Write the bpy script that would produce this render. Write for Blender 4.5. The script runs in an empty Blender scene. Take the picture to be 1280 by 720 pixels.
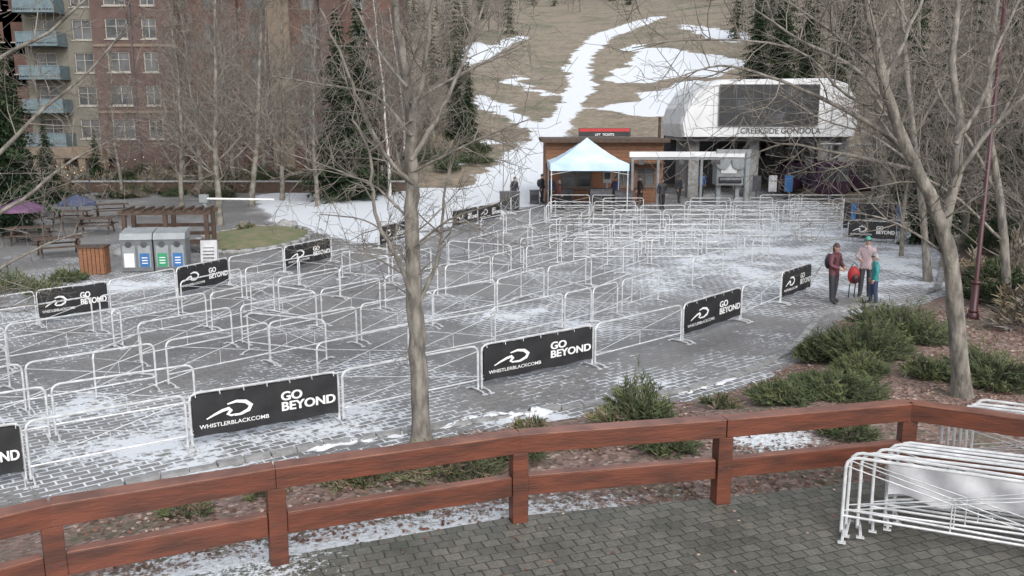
import bpy, math, random
import numpy as np
from mathutils import Vector, Matrix, noise
random.seed(7); np.random.seed(7)
F=1108.0; H=5.6; PT=math.atan(215/1108.0); CP,SP=math.cos(PT),math.sin(PT)
scn=bpy.context.scene
# ------------------------------------------------------------ survey helpers (world metres)
def ray(u,v):
    a=(u-640)/F; t=(360-v)/F
    return (a, CP+t*SP, -SP+t*CP)
def G(u,v,z=0.0):
    d=ray(u,v); k=(z-H)/d[2]
    return Vector((d[0]*k,d[1]*k,z))
def AT(u,v,y):
    d=ray(u,v); k=y/d[1]
    return Vector((d[0]*k,y,H+d[2]*k))
def sstep(t):
    t=np.clip(t,0,1); return t*t*(3-2*t)
def hill(x,y):
    y0=65+45*sstep((-7-x)/10.0)
    s=y-y0
    z=0.165*(np.sqrt(s*s+8)+s)*0.5
    z=z+0.10*np.clip(x-19,0,60)*sstep((y-18)/30)
    return z-0.09
def HG(u,v):
    d=ray(u,v); y=40.0
    while y<700:
        k=y/d[1]
        if H+d[2]*k <= float(hill(d[0]*k,y)): return Vector((d[0]*k,y,float(hill(d[0]*k,y))))
        y+=0.5
    k=420/d[1]; return Vector((d[0]*k,420,0))
# ------------------------------------------------------------ materials
def new_mat(name):
    m=bpy.data.materials.new(name); m.use_nodes=True
    return m, m.node_tree.nodes, m.node_tree.links, m.node_tree.nodes['Principled BSDF']
def mat(name,c1,c2=None,rough=.7,scale=5,metal=0,bump=0,bscale=None,stretch=None,detail=3):
    m,n,l,b=new_mat(name)
    if c2 is None: c2=tuple(x*.8 for x in c1)
    tc=n.new('ShaderNodeTexCoord'); mp=n.new('ShaderNodeMapping'); l.new(tc.outputs['Object'],mp.inputs[0])
    if stretch: mp.inputs['Scale'].default_value=stretch
    nz=n.new('ShaderNodeTexNoise'); nz.inputs['Scale'].default_value=scale; nz.inputs['Detail'].default_value=detail
    l.new(mp.outputs[0],nz.inputs['Vector'])
    cr=n.new('ShaderNodeValToRGB'); cr.color_ramp.elements[0].position=.35; cr.color_ramp.elements[1].position=.65
    cr.color_ramp.elements[0].color=(*c1,1); cr.color_ramp.elements[1].color=(*c2,1)
    l.new(nz.outputs[0],cr.inputs[0]); l.new(cr.outputs[0],b.inputs['Base Color'])
    b.inputs['Roughness'].default_value=rough; b.inputs['Metallic'].default_value=metal
    if bump:
        n2=n.new('ShaderNodeTexNoise'); n2.inputs['Scale'].default_value=bscale or scale*4; n2.inputs['Detail'].default_value=3
        l.new(mp.outputs[0],n2.inputs['Vector'])
        bp=n.new('ShaderNodeBump'); bp.inputs['Strength'].default_value=bump; bp.inputs['Distance'].default_value=.03
        l.new(n2.outputs[0],bp.inputs['Height']); l.new(bp.outputs[0],b.inputs['Normal'])
    return m
def fol(name,c1,c2,scale=1.5):
    m=mat(name,c1,c2,1.0,scale,detail=0); m.node_tree.nodes['Principled BSDF'].inputs['Specular IOR Level'].default_value=0
    return m
M={}
M['steel']=mat('galvanised_tube',(.66,.67,.68),(.46,.47,.48),.42,6,.2)
M['steeldk']=mat('dark_steel',(.09,.09,.10),(.05,.05,.06),.45,4,.4)
M['banner']=mat('banner_black',(.010,.010,.012),(.022,.022,.024),.55,3,0,.3,4)
M['white']=mat('white_print',(.78,.78,.78),(.7,.7,.7),.6)
M['sheet']=mat('cover_sheet',(.50,.50,.52),(.36,.36,.38),.6,2,0,.4,3)
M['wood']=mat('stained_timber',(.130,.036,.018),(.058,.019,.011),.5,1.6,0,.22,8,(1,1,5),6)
M['woodtop']=mat('stained_timber_pale',(.22,.088,.055),(.12,.045,.028),.4,2.5,0,.3,9)  # paler timber colour for the top faces of both rails
M['bark']=mat('bark_grey',(.25,.23,.20),(.10,.092,.08),.9,8,0,.9,28,(1,1,.35))
M['bark2']=fol('bark_mossy',(.23,.215,.185),(.13,.12,.10),4)
M['twig']=fol('twig',(.24,.22,.195),(.13,.115,.10),3)
M['birch']=fol('birch_bark',(.55,.53,.5),(.35,.33,.31),3)
M['fir1']=fol('fir_dark',(.018,.03,.018),(.03,.046,.024))
M['fir2']=fol('fir_light',(.048,.066,.034),(.034,.052,.03))
M['juni1']=fol('juniper_a',(.15,.165,.08),(.09,.11,.06),3)
M['juni2']=fol('juniper_b',(.055,.075,.04),(.08,.095,.052),3)
M['drygrass']=fol('dry_stems',(.28,.23,.16),(.16,.13,.09),3)
M['leaf']=fol('fallen_leaf',(.22,.12,.09),(.12,.068,.052),2)
M['leaf2']=fol('fallen_leaf_pale',(.42,.32,.27),(.29,.20,.16),2)
M['brick']=mat('hotel_brick',(.11,.070,.062),(.078,.052,.047),.9,1.2)
M['brick2']=mat('hotel_brick_red',(.125,.066,.052),(.085,.050,.042),.9,.9)
M['olive']=mat('hotel_render',(.175,.165,.135),(.13,.125,.105),.9,.8)
M['stucco']=mat('hotel_tan',(.20,.155,.115),(.15,.115,.085),.9,.8)
M['balc']=mat('balcony_blue',(.13,.18,.20),(.09,.13,.15),.6,2)
M['glass']=mat('window_glass',(.035,.04,.045),(.12,.125,.13),.12,.6)
M['frame']=mat('window_frame',(.34,.32,.28),(.28,.265,.24),.6)
M['framedk']=mat('window_frame_dark',(.14,.11,.09),(.09,.07,.06),.6)
M['roof']=mat('roof_dark',(.06,.06,.065),(.09,.09,.095),.8,2)
M['hut']=mat('cedar_cladding',(.24,.105,.05),(.15,.065,.032),.6,3,0,.3,12,(1,1,6))
M['dkwood']=mat('weathered_timber',(.085,.052,.036),(.05,.034,.026),.8,4)
M['terminal']=mat('terminal_shell',(.64,.65,.66),(.53,.54,.55),.4,.6)
M['canopy']=mat('tent_canvas',(.40,.56,.70),(.58,.68,.76),.6,.8)
M['stone']=mat('kerb_stone',(.20,.20,.195),(.30,.30,.30),.9,5,0,.5)
M['snow']=mat('snow',(.70,.72,.75),(.56,.59,.63),.8,3,0,.6,8)
M['skin']=mat('skin',(.45,.27,.2),(.42,.25,.18),.6)
M['grass']=mat('lawn',(.10,.125,.05),(.17,.15,.09),.9,2,0,.6)
M['bin']=mat('bin_grey',(.13,.14,.15),(.10,.105,.11),.5)
def flat(name,c,r=.6,metal=0): return mat(name,c,tuple(x*.82 for x in c),r,4,metal)
M['blue']=flat('label_blue',(.03,.13,.33)); M['green']=flat('label_green',(.03,.25,.12)); M['red']=flat('red_paint',(.42,.03,.03))
M['lamp']=flat('lamp_maroon',(.06,.016,.020),.4); M['cabin']=flat('cabin_purple',(.045,.02,.04),.25)
M['purple']=flat('umbrella_purple',(.13,.06,.13)); M['ublue']=flat('umbrella_blue',(.06,.075,.14))
M['grey']=flat('machine_grey',(.26,.28,.29),.5,.2)
m,n,l,b=new_mat('warm_bulb'); b.inputs['Emission Color'].default_value=(1,.6,.25,1); b.inputs['Emission Strength'].default_value=1.0; b.inputs['Base Color'].default_value=(.9,.6,.3,1); M['bulb']=m
# ------------------------------------------------------------ mesh builder
class B:
    def __init__(s): s.v=[]; s.f=[]; s.m=[]; s.mats=[]
    def mi(s,k):
        if k not in s.mats: s.mats.append(k)
        return s.mats.index(k)
    def add(s,vs,fs,k):
        o=len(s.v); i=s.mi(k)
        s.v.extend([tuple(x) for x in vs])
        for f_ in fs: s.f.append(tuple(o+a for a in f_)); s.m.append(i)
    def box(s,c,d,k,rot=None):
        cx,cy,cz=c; x,y,z=d[0]/2,d[1]/2,d[2]/2
        vs=[Vector((a*x,b_*y,c_*z)) for a in(-1,1) for b_ in(-1,1) for c_ in(-1,1)]
        if rot is not None: vs=[rot@q for q in vs]
        vs=[(q.x+cx,q.y+cy,q.z+cz) for q in vs]
        s.add(vs,[(0,1,3,2),(4,6,7,5),(0,4,5,1),(2,3,7,6),(0,2,6,4),(1,5,7,3)],k)
    def tube(s,pts,rad,k,sides=6,cap=True):
        pts=[Vector(p) for p in pts]; n_=len(pts)
        if not hasattr(rad,'__len__'): rad=[rad]*n_
        vs=[]; prev=None
        for i,p in enumerate(pts):
            d=(pts[min(i+1,n_-1)]-pts[max(i-1,0)])
            if d.length<1e-7: d=Vector((0,0,1))
            d.normalize()
            if prev is None:
                a=Vector((0,0,1)) if abs(d.z)<.9 else Vector((1,0,0)); prev=d.cross(a).normalized()
            else:
                prev=(prev-d*prev.dot(d)); prev=prev.normalized() if prev.length>1e-6 else d.orthogonal().normalized()
            w=d.cross(prev)
            for j in range(sides):
                an=2*math.pi*j/sides
                vs.append(p+(prev*math.cos(an)+w*math.sin(an))*rad[i])
        fs=[]
        for i in range(n_-1):
            for j in range(sides):
                a=i*sides+j; b_=i*sides+(j+1)%sides
                fs.append((a,b_,b_+sides,a+sides))
        if cap: fs.append(tuple(range(sides-1,-1,-1))); fs.append(tuple((n_-1)*sides+j for j in range(sides)))
        s.add(vs,fs,k)
    def ball(s,c,r,k,seg=10,rings=7):
        if not hasattr(r,'__len__'): r=(r,r,r)
        vs=[];fs=[]
        for i in range(rings+1):
            ph=math.pi*i/rings
            for j in range(seg):
                th=2*math.pi*j/seg
                vs.append((c[0]+r[0]*math.sin(ph)*math.cos(th),c[1]+r[1]*math.sin(ph)*math.sin(th),c[2]+r[2]*math.cos(ph)))
        for i in range(rings):
            for j in range(seg):
                a=i*seg+j;b_=i*seg+(j+1)%seg
                fs.append((a,a+seg,b_+seg,b_))
        s.add(vs,fs,k)
    def mesh(s,name,smooth=False):
        me=bpy.data.meshes.new(name); me.from_pydata(s.v,[],s.f)
        for k in s.mats: me.materials.append(M[k] if isinstance(k,str) else k)
        me.polygons.foreach_set('material_index',s.m)
        if smooth: me.polygons.foreach_set('use_smooth',[True]*len(s.f))
        me.update(); return me
    def obj(s,name,smooth=False,loc=(0,0,0),rz=0,parent=None):
        return place(s.mesh(name,smooth),name,loc,rz,parent)
def place(me,name,loc=(0,0,0),rz=0,parent=None,sc=1):
    o=bpy.data.objects.new(name,me); scn.collection.objects.link(o)
    o.location=loc; o.rotation_euler=(0,0,rz); o.scale=(sc,sc,sc)
    if parent: o.parent=parent
    return o
def empty(name,loc=(0,0,0),rz=0):
    o=bpy.data.objects.new(name,None); scn.collection.objects.link(o); o.location=loc; o.rotation_euler=(0,0,rz); return o
def text_mesh(t,size,bold=0.0,align='LEFT'):
    c=bpy.data.curves.new('t','FONT'); c.body=t; c.size=size; c.offset=bold; c.align_x=align
    o=bpy.data.objects.new('t',c); scn.collection.objects.link(o)
    dg=bpy.context.evaluated_depsgraph_get(); me=bpy.data.meshes.new_from_object(o.evaluated_get(dg))
    vs=[tuple(v.co) for v in me.vertices]; fs=[tuple(p.vertices) for p in me.polygons]
    bpy.data.objects.remove(o); bpy.data.meshes.remove(me)
    return vs,fs
def inpoly(px,py,poly):
    r=np.zeros(px.shape,bool); n_=len(poly); j=n_-1
    for i in range(n_):
        xi,yi=poly[i]; xj,yj=poly[j]
        c=((yi>py)!=(yj>py))&(px<(xj-xi)*(py-yi)/((yj-yi) if yj!=yi else 1e-9)+xi)
        r^=c; j=i
    return r
def polydist(px,py,line):
    d=np.full(px.shape,1e9)
    for (x0,y0),(x1,y1) in zip(line[:-1],line[1:]):
        dx,dy=x1-x0,y1-y0; L=dx*dx+dy*dy+1e-9
        t=np.clip(((px-x0)*dx+(py-y0)*dy)/L,0,1)
        d=np.minimum(d,np.hypot(px-x0-t*dx,py-y0-t*dy))
    return d
def gridmesh(name,xs,ys,zf,attrs,material):
    X,Y=np.meshgrid(xs,ys); Z=zf(X,Y)
    nx,ny=len(xs),len(ys)
    me=bpy.data.meshes.new(name)
    co=np.stack([X,Y,Z],-1).reshape(-1,3)
    i=np.arange(nx*ny).reshape(ny,nx)
    q=np.stack([i[:-1,:-1],i[:-1,1:],i[1:,1:],i[1:,:-1]],-1).reshape(-1,4)
    me.vertices.add(len(co)); me.vertices.foreach_set('co',co.ravel())
    me.loops.add(q.size); me.loops.foreach_set('vertex_index',q.ravel())
    me.polygons.add(len(q)); me.polygons.foreach_set('loop_start',np.arange(0,q.size,4)); me.polygons.foreach_set('loop_total',np.full(len(q),4))
    me.polygons.foreach_set('use_smooth',np.ones(len(q),bool))
    me.update(calc_edges=True)
    for k,fn in attrs.items():
        a=me.attributes.new(k,'FLOAT','POINT'); a.data.foreach_set('value',fn(X,Y).ravel().astype(np.float32))
    me.materials.append(material)
    return place(me,name)
# ------------------------------------------------------------ camera, world, sun
cam=bpy.data.cameras.new('camera'); co=bpy.data.objects.new('camera',cam); scn.collection.objects.link(co)
co.location=(0,0,H); co.rotation_euler=(math.pi/2-PT,0,0); cam.sensor_width=36; cam.lens=F/1280*36; cam.clip_end=3000; cam.clip_start=.1
scn.camera=co
scn.view_settings.view_transform='Standard'; scn.view_settings.look='None'; scn.view_settings.exposure=0
w=bpy.data.worlds.new('World'); scn.world=w; w.use_nodes=True
n=w.node_tree.nodes; l=w.node_tree.links; bg=n['Background']
sky=n.new('ShaderNodeTexSky'); sky.sky_type='NISHITA'; sky.sun_disc=False; sky.sun_elevation=math.radians(38); sky.sun_rotation=math.radians(160); sky.dust_density=3
hs=n.new('ShaderNodeHueSaturation'); hs.inputs['Saturation'].default_value=.28; hs.inputs['Value'].default_value=1.75
l.new(sky.outputs[0],hs.inputs['Color']); l.new(hs.outputs[0],bg.inputs[0]); bg.inputs[1].default_value=.15
sl=bpy.data.lights.new('sun','SUN'); sl.energy=.95; sl.angle=math.radians(35); sl.color=(1,.99,.97)
so=bpy.data.objects.new('sun',sl); scn.collection.objects.link(so)
sdir=Vector((math.sin(math.radians(160))*math.cos(math.radians(38)),math.cos(math.radians(160))*math.cos(math.radians(38)),math.sin(math.radians(38))))
so.rotation_euler=sdir.to_track_quat('Z','Y').to_euler()
# ------------------------------------------------------------ terrain
def wpts(lst,fn=HG): return [(q.x,q.y) for q in (fn(*p) for p in lst)]
snow_polys=[wpts(p) for p in [
 [(540,268),(585,236),(612,212),(636,190),(658,172),(684,152),(698,130),(710,108),(707,85),(720,64),(740,44),(790,28),(815,21),(832,21),(802,33),(767,47),(745,64),(736,85),(741,108),(727,132),(714,158),(702,178),(700,215),(690,262)],
 [(592,115),(625,130),(655,147),(680,160),(676,168),(650,158),(620,142),(594,125)],
 [(560,78),(612,58),(650,43),(657,47),(620,66),(585,84)],
 [(755,98),(800,70),(775,54),(850,64),(920,72),(930,84),(880,96),(830,100),(790,106)],
 [(748,138),(800,118),(850,102),(900,98),(900,142),(850,146),(800,145)],
 [(556,208),(572,192),(600,174),(608,180),(582,200),(570,216)],
 [(630,88),(670,108),(690,124),(676,124),(644,106)],
 [(600,128),(640,132),(660,150),(630,148)],
 [(840,30),(900,36),(960,50),(900,52)],
]]
def nz2(X,Y,s,seed=0):
    out=np.empty(X.shape); f_=out.ravel(); xr=X.ravel(); yr=Y.ravel()
    for i in range(f_.size): f_[i]=noise.noise(Vector((xr[i]*s,yr[i]*s,seed)))
    return out
def hsnow(X,Y):
    dx=nz2(X,Y,.16,3)*2.2+nz2(X,Y,.5,4)*.9; dy=nz2(X,Y,.16,9)*3.5
    r=np.zeros(X.shape)
    for i,p in enumerate(snow_polys):
        k=.45 if i in(0,1) else 1
        r=np.maximum(r,inpoly(X+dx*k,Y+dy*k,p).astype(float))
    return r
def soft(a):
    b_=a.copy(); b_[1:-1,1:-1]=(a[1:-1,1:-1]*2+a[:-2,1:-1]+a[2:,1:-1]+a[1:-1,:-2]+a[1:-1,2:])/6; return b_
m,n,l,b=new_mat('hillside'); M['hill']=m
at=n.new('ShaderNodeAttribute'); at.attribute_name='snow'; tc=n.new('ShaderNodeTexCoord')
def NZ(scale,detail=6,rough=.6):
    z=n.new('ShaderNodeTexNoise'); z.inputs['Scale'].default_value=scale; z.inputs['Detail'].default_value=detail; z.inputs['Roughness'].default_value=rough
    l.new(tc.outputs['Object'],z.inputs['Vector']); return z.outputs[0]
def MA(op,a,b_=None,c=None):
    z=n.new('ShaderNodeMath'); z.operation=op
    for i,q in enumerate((a,b_,c)):
        if q is None: continue
        if isinstance(q,(int,float)): z.inputs[i].default_value=q
        else: l.new(q,z.inputs[i])
    return z.outputs[0]
def RAMP(fac,stops):
    z=n.new('ShaderNodeValToRGB'); e=z.color_ramp.elements
    while len(e)<len(stops): e.new(.5)
    for i,(p_,c) in enumerate(stops): e[i].position=p_; e[i].color=(*c,1) if hasattr(c,'__len__') else (c,c,c,1)
    l.new(fac,z.inputs[0]); return z.outputs[0]
def MIX(fac,a,b_):
    z=n.new('ShaderNodeMix'); z.data_type='RGBA'
    if isinstance(fac,(int,float)): z.inputs[0].default_value=fac
    else: l.new(fac,z.inputs[0])
    for i,q in ((6,a),(7,b_)):
        if isinstance(q,tuple): z.inputs[i].default_value=(*q,1)
        else: l.new(q,z.inputs[i])
    return z.outputs[2]
def MUL(a,b_):
    mm=n.new('ShaderNodeMix'); mm.data_type='RGBA'; mm.blend_type='MULTIPLY'; mm.inputs[0].default_value=1; l.new(a,mm.inputs[6]); l.new(b_,mm.inputs[7]); return mm.outputs[2]
def BUMP(h,st,dist=.03):
    z=n.new('ShaderNodeBump'); z.inputs['Strength'].default_value=st; z.inputs['Distance'].default_value=dist
    l.new(h,z.inputs['Height']); l.new(z.outputs[0],b.inputs['Normal'])
grass=RAMP(NZ(.07,6,.72),[(.36,(.115,.12,.075)),(.45,(.195,.17,.125)),(.53,(.245,.205,.155)),(.60,(.16,.135,.10)),(.68,(.27,.23,.185))])
g2=RAMP(NZ(1.3,5,.75),[(.3,(.5,.5,.5)),(.7,(1.3,1.27,1.25))])
gg=MUL(grass,g2)
sn=MA('ADD',at.outputs['Fac'],MA('MULTIPLY',MA('SUBTRACT',NZ(.55,7,.75),.5),2.1))
sm=RAMP(sn,[(.46,0.0),(.60,1.0)])
base=MIX(sm,gg,(.60,.63,.67))
l.new(base,b.inputs['Base Color']); b.inputs['Roughness'].default_value=.9; BUMP(NZ(1.5,3),.6,.3)
xs=np.concatenate([np.linspace(-400,-70,12),np.arange(-68,90,.9),np.linspace(92,400,12)])
ys=np.concatenate([np.linspace(-60,14,20),np.arange(15,56,1.0),np.arange(56,180,.6),np.arange(180,340,1.4),np.linspace(342,900,14)])
gridmesh('ground',xs,ys,lambda X,Y:hill(X,Y),{'snow':lambda X,Y:soft(soft(hsnow(X,Y)))+.08},M['hill'])

# plaza pavement
m,n,l,b=new_mat('snowy_pavers'); M['plaza']=m
tc=n.new('ShaderNodeTexCoord'); at=n.new('ShaderNodeAttribute'); at.attribute_name='snow'
mp=n.new('ShaderNodeMapping'); mp.inputs['Rotation'].default_value=(0,0,math.radians(-38)); l.new(tc.outputs['Object'],mp.inputs[0])
br=n.new('ShaderNodeTexBrick'); l.new(mp.outputs[0],br.inputs['Vector']); br.inputs['Scale'].default_value=1
br.inputs['Brick Width'].default_value=.34; br.inputs['Row Height'].default_value=.17; br.inputs['Mortar Size'].default_value=.02; br.inputs['Mortar Smooth'].default_value=.4
br.inputs['Color1'].default_value=(.205,.202,.20,1); br.inputs['Color2'].default_value=(.165,.163,.162,1); br.inputs['Mortar'].default_value=(.125,.125,.125,1)
big=RAMP(NZ(.22,5),[(.35,(.76,.76,.78)),(.65,(1.15,1.14,1.12))])
cc=MUL(br.outputs['Color'],big)
s1=MA('MULTIPLY',MA('SUBTRACT',NZ(.5,3,.6),.5),1.6)
s2=MA('MULTIPLY',MA('SUBTRACT',NZ(5,4,.7),.5),1.3)
s3=MA('MULTIPLY',br.outputs['Fac'],.36)
tot=MA('ADD',MA('ADD',at.outputs['Fac'],s1),MA('ADD',s2,s3))
sm=RAMP(tot,[(.565,0.0),(.74,1.0)])
base=MIX(sm,cc,(.62,.65,.69)); l.new(base,b.inputs['Base Color'])
b.inputs['Roughness'].default_value=.55; BUMP(MA('MULTIPLY',br.outputs['Fac'],-.5),.4,.02)
blobs=[(150,570,3.2,1.3,.46),(320,525,3,1.3,.42),(300,600,2,.8,.3),(60,510,2.5,2,.28),(420,470,3,2,.24),(180,352,4,2,.6),(40,400,4,3,.3),(690,400,2.4,2.2,.5),(450,548,1.6,.45,.7),
 (930,350,4,5,.44),(900,310,5,6,.36),(1080,300,5,7,.5),(1150,340,3,7,.6),(840,475,2.2,1,.45),(570,395,3,2,.18),(580,500,2,1,.22),(990,250,9,12,.38),(760,340,3,4,.14),(480,350,4,3,.14),(960,290,5,5,.26),(630,523,1.6,.35,.7),(960,455,1.2,.4,.4)]
bw=[(G(u,v),rx,ry,a) for u,v,rx,ry,a in blobs]
field=[(q.x,q.y) for q in (G(*p) for p in [(318,246),(345,274),(395,292),(440,304),(500,302),(560,284),(612,270),(660,256),(690,240),(680,222),(600,219),(520,222),(440,230),(380,234)])]
def psnow(X,Y):
    r=np.full(X.shape,.12)
    for c,rx,ry,a in bw: r+=a*np.exp(-(((X-c.x)/rx)**2+((Y-c.y)/ry)**2))
    r=np.clip(r,0,.64)
    f_=inpoly(X+nz2(X,Y,.4,1),Y+2*nz2(X,Y,.3,5),field).astype(float)
    return np.maximum(r,soft(f_)*1.3)
gridmesh('plaza_pavement',np.arange(-34,26,.4),np.concatenate([np.arange(4,66,.4),[66.4]]),lambda X,Y:np.maximum(hill(np.minimum(X,18),Y)+.05,0.012),{'snow':psnow},M['plaza'])

# fence line and deck
ZD=.6
fp=[G(-330,880,ZD),G(75,758,ZD),G(349,702,ZD),G(648,650,ZD),G(900,627,ZD),G(1128,602,ZD),G(1345,640,ZD),G(1600,700,ZD)]
curb_px=[(-420,740),(-100,670),(60,628),(200,598),(370,565),(470,548),(560,533),(640,520),(700,512),(780,500),(860,489),(930,468),(985,442),(1010,415),(1030,392),(1075,384),(1130,378),(1172,362),(1178,335),(1180,300),(1185,275)]
curb=[(q.x,q.y) for q in (G(*p) for p in curb_px)]
bedpoly=curb+[(60,60),(60,-5),(-30,-5)]
def bedz(X,Y):
    ins=inpoly(X,Y,bedpoly); d=polydist(X,Y,curb)
    sd=np.where(ins,d,-d)
    z=.46*sstep((sd+.15)/3.2)-.05
    z=z+.05*nz2(X,Y,.9,2)*np.clip(sd,0,1)
    return z
m,n,l,b=new_mat('leafy_mulch'); M['mulch']=m
tc=n.new('ShaderNodeTexCoord'); at=n.new('ShaderNodeAttribute'); at.attribute_name='snow'
vo=n.new('ShaderNodeTexVoronoi'); vo.inputs['Scale'].default_value=14; l.new(tc.outputs['Object'],vo.inputs['Vector'])
sep=n.new('ShaderNodeSeparateColor'); l.new(vo.outputs['Color'],sep.inputs[0])
lc=RAMP(sep.outputs[0],[(0,(.08,.058,.048)),(.35,(.19,.12,.095)),(.6,(.26,.175,.145)),(.85,(.15,.105,.09)),(1,(.38,.3,.26))])
lc2=MIX(RAMP(NZ(1.2,3),[(.5,0.0),(.62,.55)]),lc,(.095,.10,.06))
sm=RAMP(MA('ADD',at.outputs['Fac'],MA('MULTIPLY',MA('SUBTRACT',NZ(11,5,.8),.5),1.5)),[(.43,0.0),(.56,1.0)])
base=MIX(sm,lc2,(.66,.69,.72)); l.new(base,b.inputs['Base Color']); b.inputs['Roughness'].default_value=.9
BUMP(vo.outputs['Distance'],.8,.03)
fl=[(q.x,q.y) for q in fp]
def bsnow(X,Y):
    d=polydist(X,Y,fl); dc=polydist(X,Y,curb)
    cx=G(450,640,.4)
    s=.15+.62*np.exp(-(d/1.2)**2)*np.exp(-((X-cx.x)/4.8)**2)+.35*np.exp(-(dc/.35)**2)*(X<6)
    c2=G(960,548,.4); s+=.5*np.exp(-((X-c2.x)/1.0)**2-((Y-c2.y)/.9)**2)
    return s
gridmesh('garden_bed',np.arange(-14,26,.14),np.arange(5,38,.14),bedz,{'snow':bsnow},M['mulch'])
kb=B(); rnd=random.Random(4)
for (x0,y0),(x1,y1) in zip(curb[2:-1],curb[3:]):
    L=math.hypot(x1-x0,y1-y0); k=max(1,int(L/.42)); an=math.atan2(y1-y0,x1-x0)
    for i in range(k):
        t=(i+.5)/k; hgt=.075+rnd.uniform(-.02,.02)
        kb.box((x0+(x1-x0)*t,y0+(y1-y0)*t,hgt/2),(L/k*.95,.16+rnd.uniform(-.03,.03),hgt),'stone',Matrix.Rotation(an+rnd.uniform(-.08,.08),3,'Z'))
kb.obj('stone_kerb')
def snow_ridge(pts,wd,hh,seed):
    q=B(); P=[]
    ls=[Vector((p[0],p[1],0)) for p in pts]
    for i in range(len(ls)-1):
        for s in range(10): P.append(ls[i].lerp(ls[i+1],s/10))
    P.append(ls[-1]); vs=[];fs=[]; W=7
    for i,p in enumerate(P):
        d=(P[min(i+1,len(P)-1)]-P[max(i-1,0)]).normalized(); nn_=Vector((-d.y,d.x,0)); e=min(1,i/3,(len(P)-1-i)/3)
        nz_=noise.noise(p*2.6+Vector((seed,0,0)))
        for j in range(W):
            t=-1+2*j/(W-1); w_=wd*(.5+1.5*nz_)*max(e,.1)
            vs.append(p+nn_*(t*w_+.14*noise.noise(p*3+Vector((j,seed,0))))+Vector((0,0,.005+hh*e*(1-t*t)*(.7+1.2*noise.noise(p*5+Vector((j*.7,0,seed)))))))
    for i in range(len(P)-1):
        for j in range(W-1): a=i*W+j; fs.append((a,a+1,a+W+1,a+W))
    q.add(vs,fs,'snow'); q.obj('snow_bank',True)
snow_ridge([(q.x,q.y) for q in (G(545,537),G(590,527),G(640,521),G(700,514))],.14,.12,1)
snow_ridge([(q.x,q.y) for q in (G(380,566),G(430,556),G(480,548),G(520,541))],.11,.07,2)
snow_ridge([(q.x,q.y) for q in (G(845,492),G(880,486),G(925,471))],.08,.06,3)
# deck
m,n,l,b=new_mat('terrace_pavers'); M['deck']=m
tc=n.new('ShaderNodeTexCoord'); mp=n.new('ShaderNodeMapping'); mp.inputs['Rotation'].default_value=(0,0,math.radians(-20)); l.new(tc.outputs['Object'],mp.inputs[0])
wn=n.new('ShaderNodeTexNoise'); wn.inputs['Scale'].default_value=5; l.new(mp.outputs[0],wn.inputs['Vector'])
va=n.new('ShaderNodeVectorMath'); va.operation='MULTIPLY_ADD'; l.new(wn.outputs['Color'],va.inputs[0]); va.inputs[1].default_value=(.06,.06,0); l.new(mp.outputs[0],va.inputs[2])
br=n.new('ShaderNodeTexBrick'); l.new(va.outputs[0],br.inputs['Vector']); br.inputs['Scale'].default_value=1
br.inputs['Brick Width'].default_value=.21; br.inputs['Row Height'].default_value=.165; br.inputs['Mortar Size'].default_value=.013; br.inputs['Mortar Smooth'].default_value=.9; br.inputs['Bias'].default_value=0
br.inputs['Color1'].default_value=(.140,.135,.120,1); br.inputs['Color2'].default_value=(.09,.09,.082,1); br.inputs['Mortar'].default_value=(.05,.05,.042,1)
big=RAMP(NZ(1.1,5,.75),[(.3,(.6,.62,.55)),(.7,(1.25,1.23,1.2))])
cc=MUL(MUL(br.outputs['Color'],big),RAMP(NZ(22,4,.7),[(.3,(.7,.7,.7)),(.7,(1.2,1.2,1.2))]))
sepx=n.new('ShaderNodeSeparateXYZ'); l.new(tc.outputs['Object'],sepx.inputs[0])
sg=MA('SUBTRACT',MA('MULTIPLY',sepx.outputs[0],-.34),.38)
sm=RAMP(MA('ADD',MA('MINIMUM',sg,.52),MA('MULTIPLY',MA('SUBTRACT',NZ(14,5,.8),.5),1.8)),[(.45,0.0),(.55,1.0)])
base=MIX(sm,cc,(.55,.58,.61)); l.new(base,b.inputs['Base Color'])
b.inputs['Roughness'].default_value=.6; BUMP(MA('ADD',MA('MULTIPLY',br.outputs['Fac'],-1),MA('MULTIPLY',NZ(26,2),.6)),.8,.02)
dk=B(); top=[(q.x,q.y+.12,ZD) for q in fp]
pl=top+[(12,0,ZD),(12,-6,ZD),(-8,-6,ZD)]
N_=len(pl); dk.add(pl+[(x,y,-.2) for x,y,z in pl],[tuple(range(N_-1,-1,-1))]+[(i,(i+1)%N_,(i+1)%N_+N_,i+N_) for i in range(N_)],'deck')
dk.obj('terrace_paving')
# wooden fence
fb=B()
for i,q in enumerate(fp):
    a=fp[min(i+1,len(fp)-1)]-fp[max(i-1,0)]; an=math.atan2(a.y,a.x); R=Matrix.Rotation(an,3,'Z')
    fb.box((q.x,q.y,ZD+.46),(.2,.2,.92),'wood',R)
    for sx in(-.05,.05): fb.tube([R@Vector((sx,-.1,0))+Vector((q.x,q.y,ZD+.5)),R@Vector((sx,-.112,0))+Vector((q.x,q.y,ZD+.5))],.012,'steeldk',6)
for a,b_ in zip(fp[:-1],fp[1:]):
    d=b_-a; L=d.length; an=math.atan2(d.y,d.x); R=Matrix.Rotation(an,3,'Z'); c=(a+b_)/2
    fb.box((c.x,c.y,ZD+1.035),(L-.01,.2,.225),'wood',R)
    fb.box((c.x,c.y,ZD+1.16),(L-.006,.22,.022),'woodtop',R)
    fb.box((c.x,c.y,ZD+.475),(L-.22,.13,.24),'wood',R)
    fb.box((c.x,c.y,ZD+.604),(L-.23,.126,.018),'woodtop',R)
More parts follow.
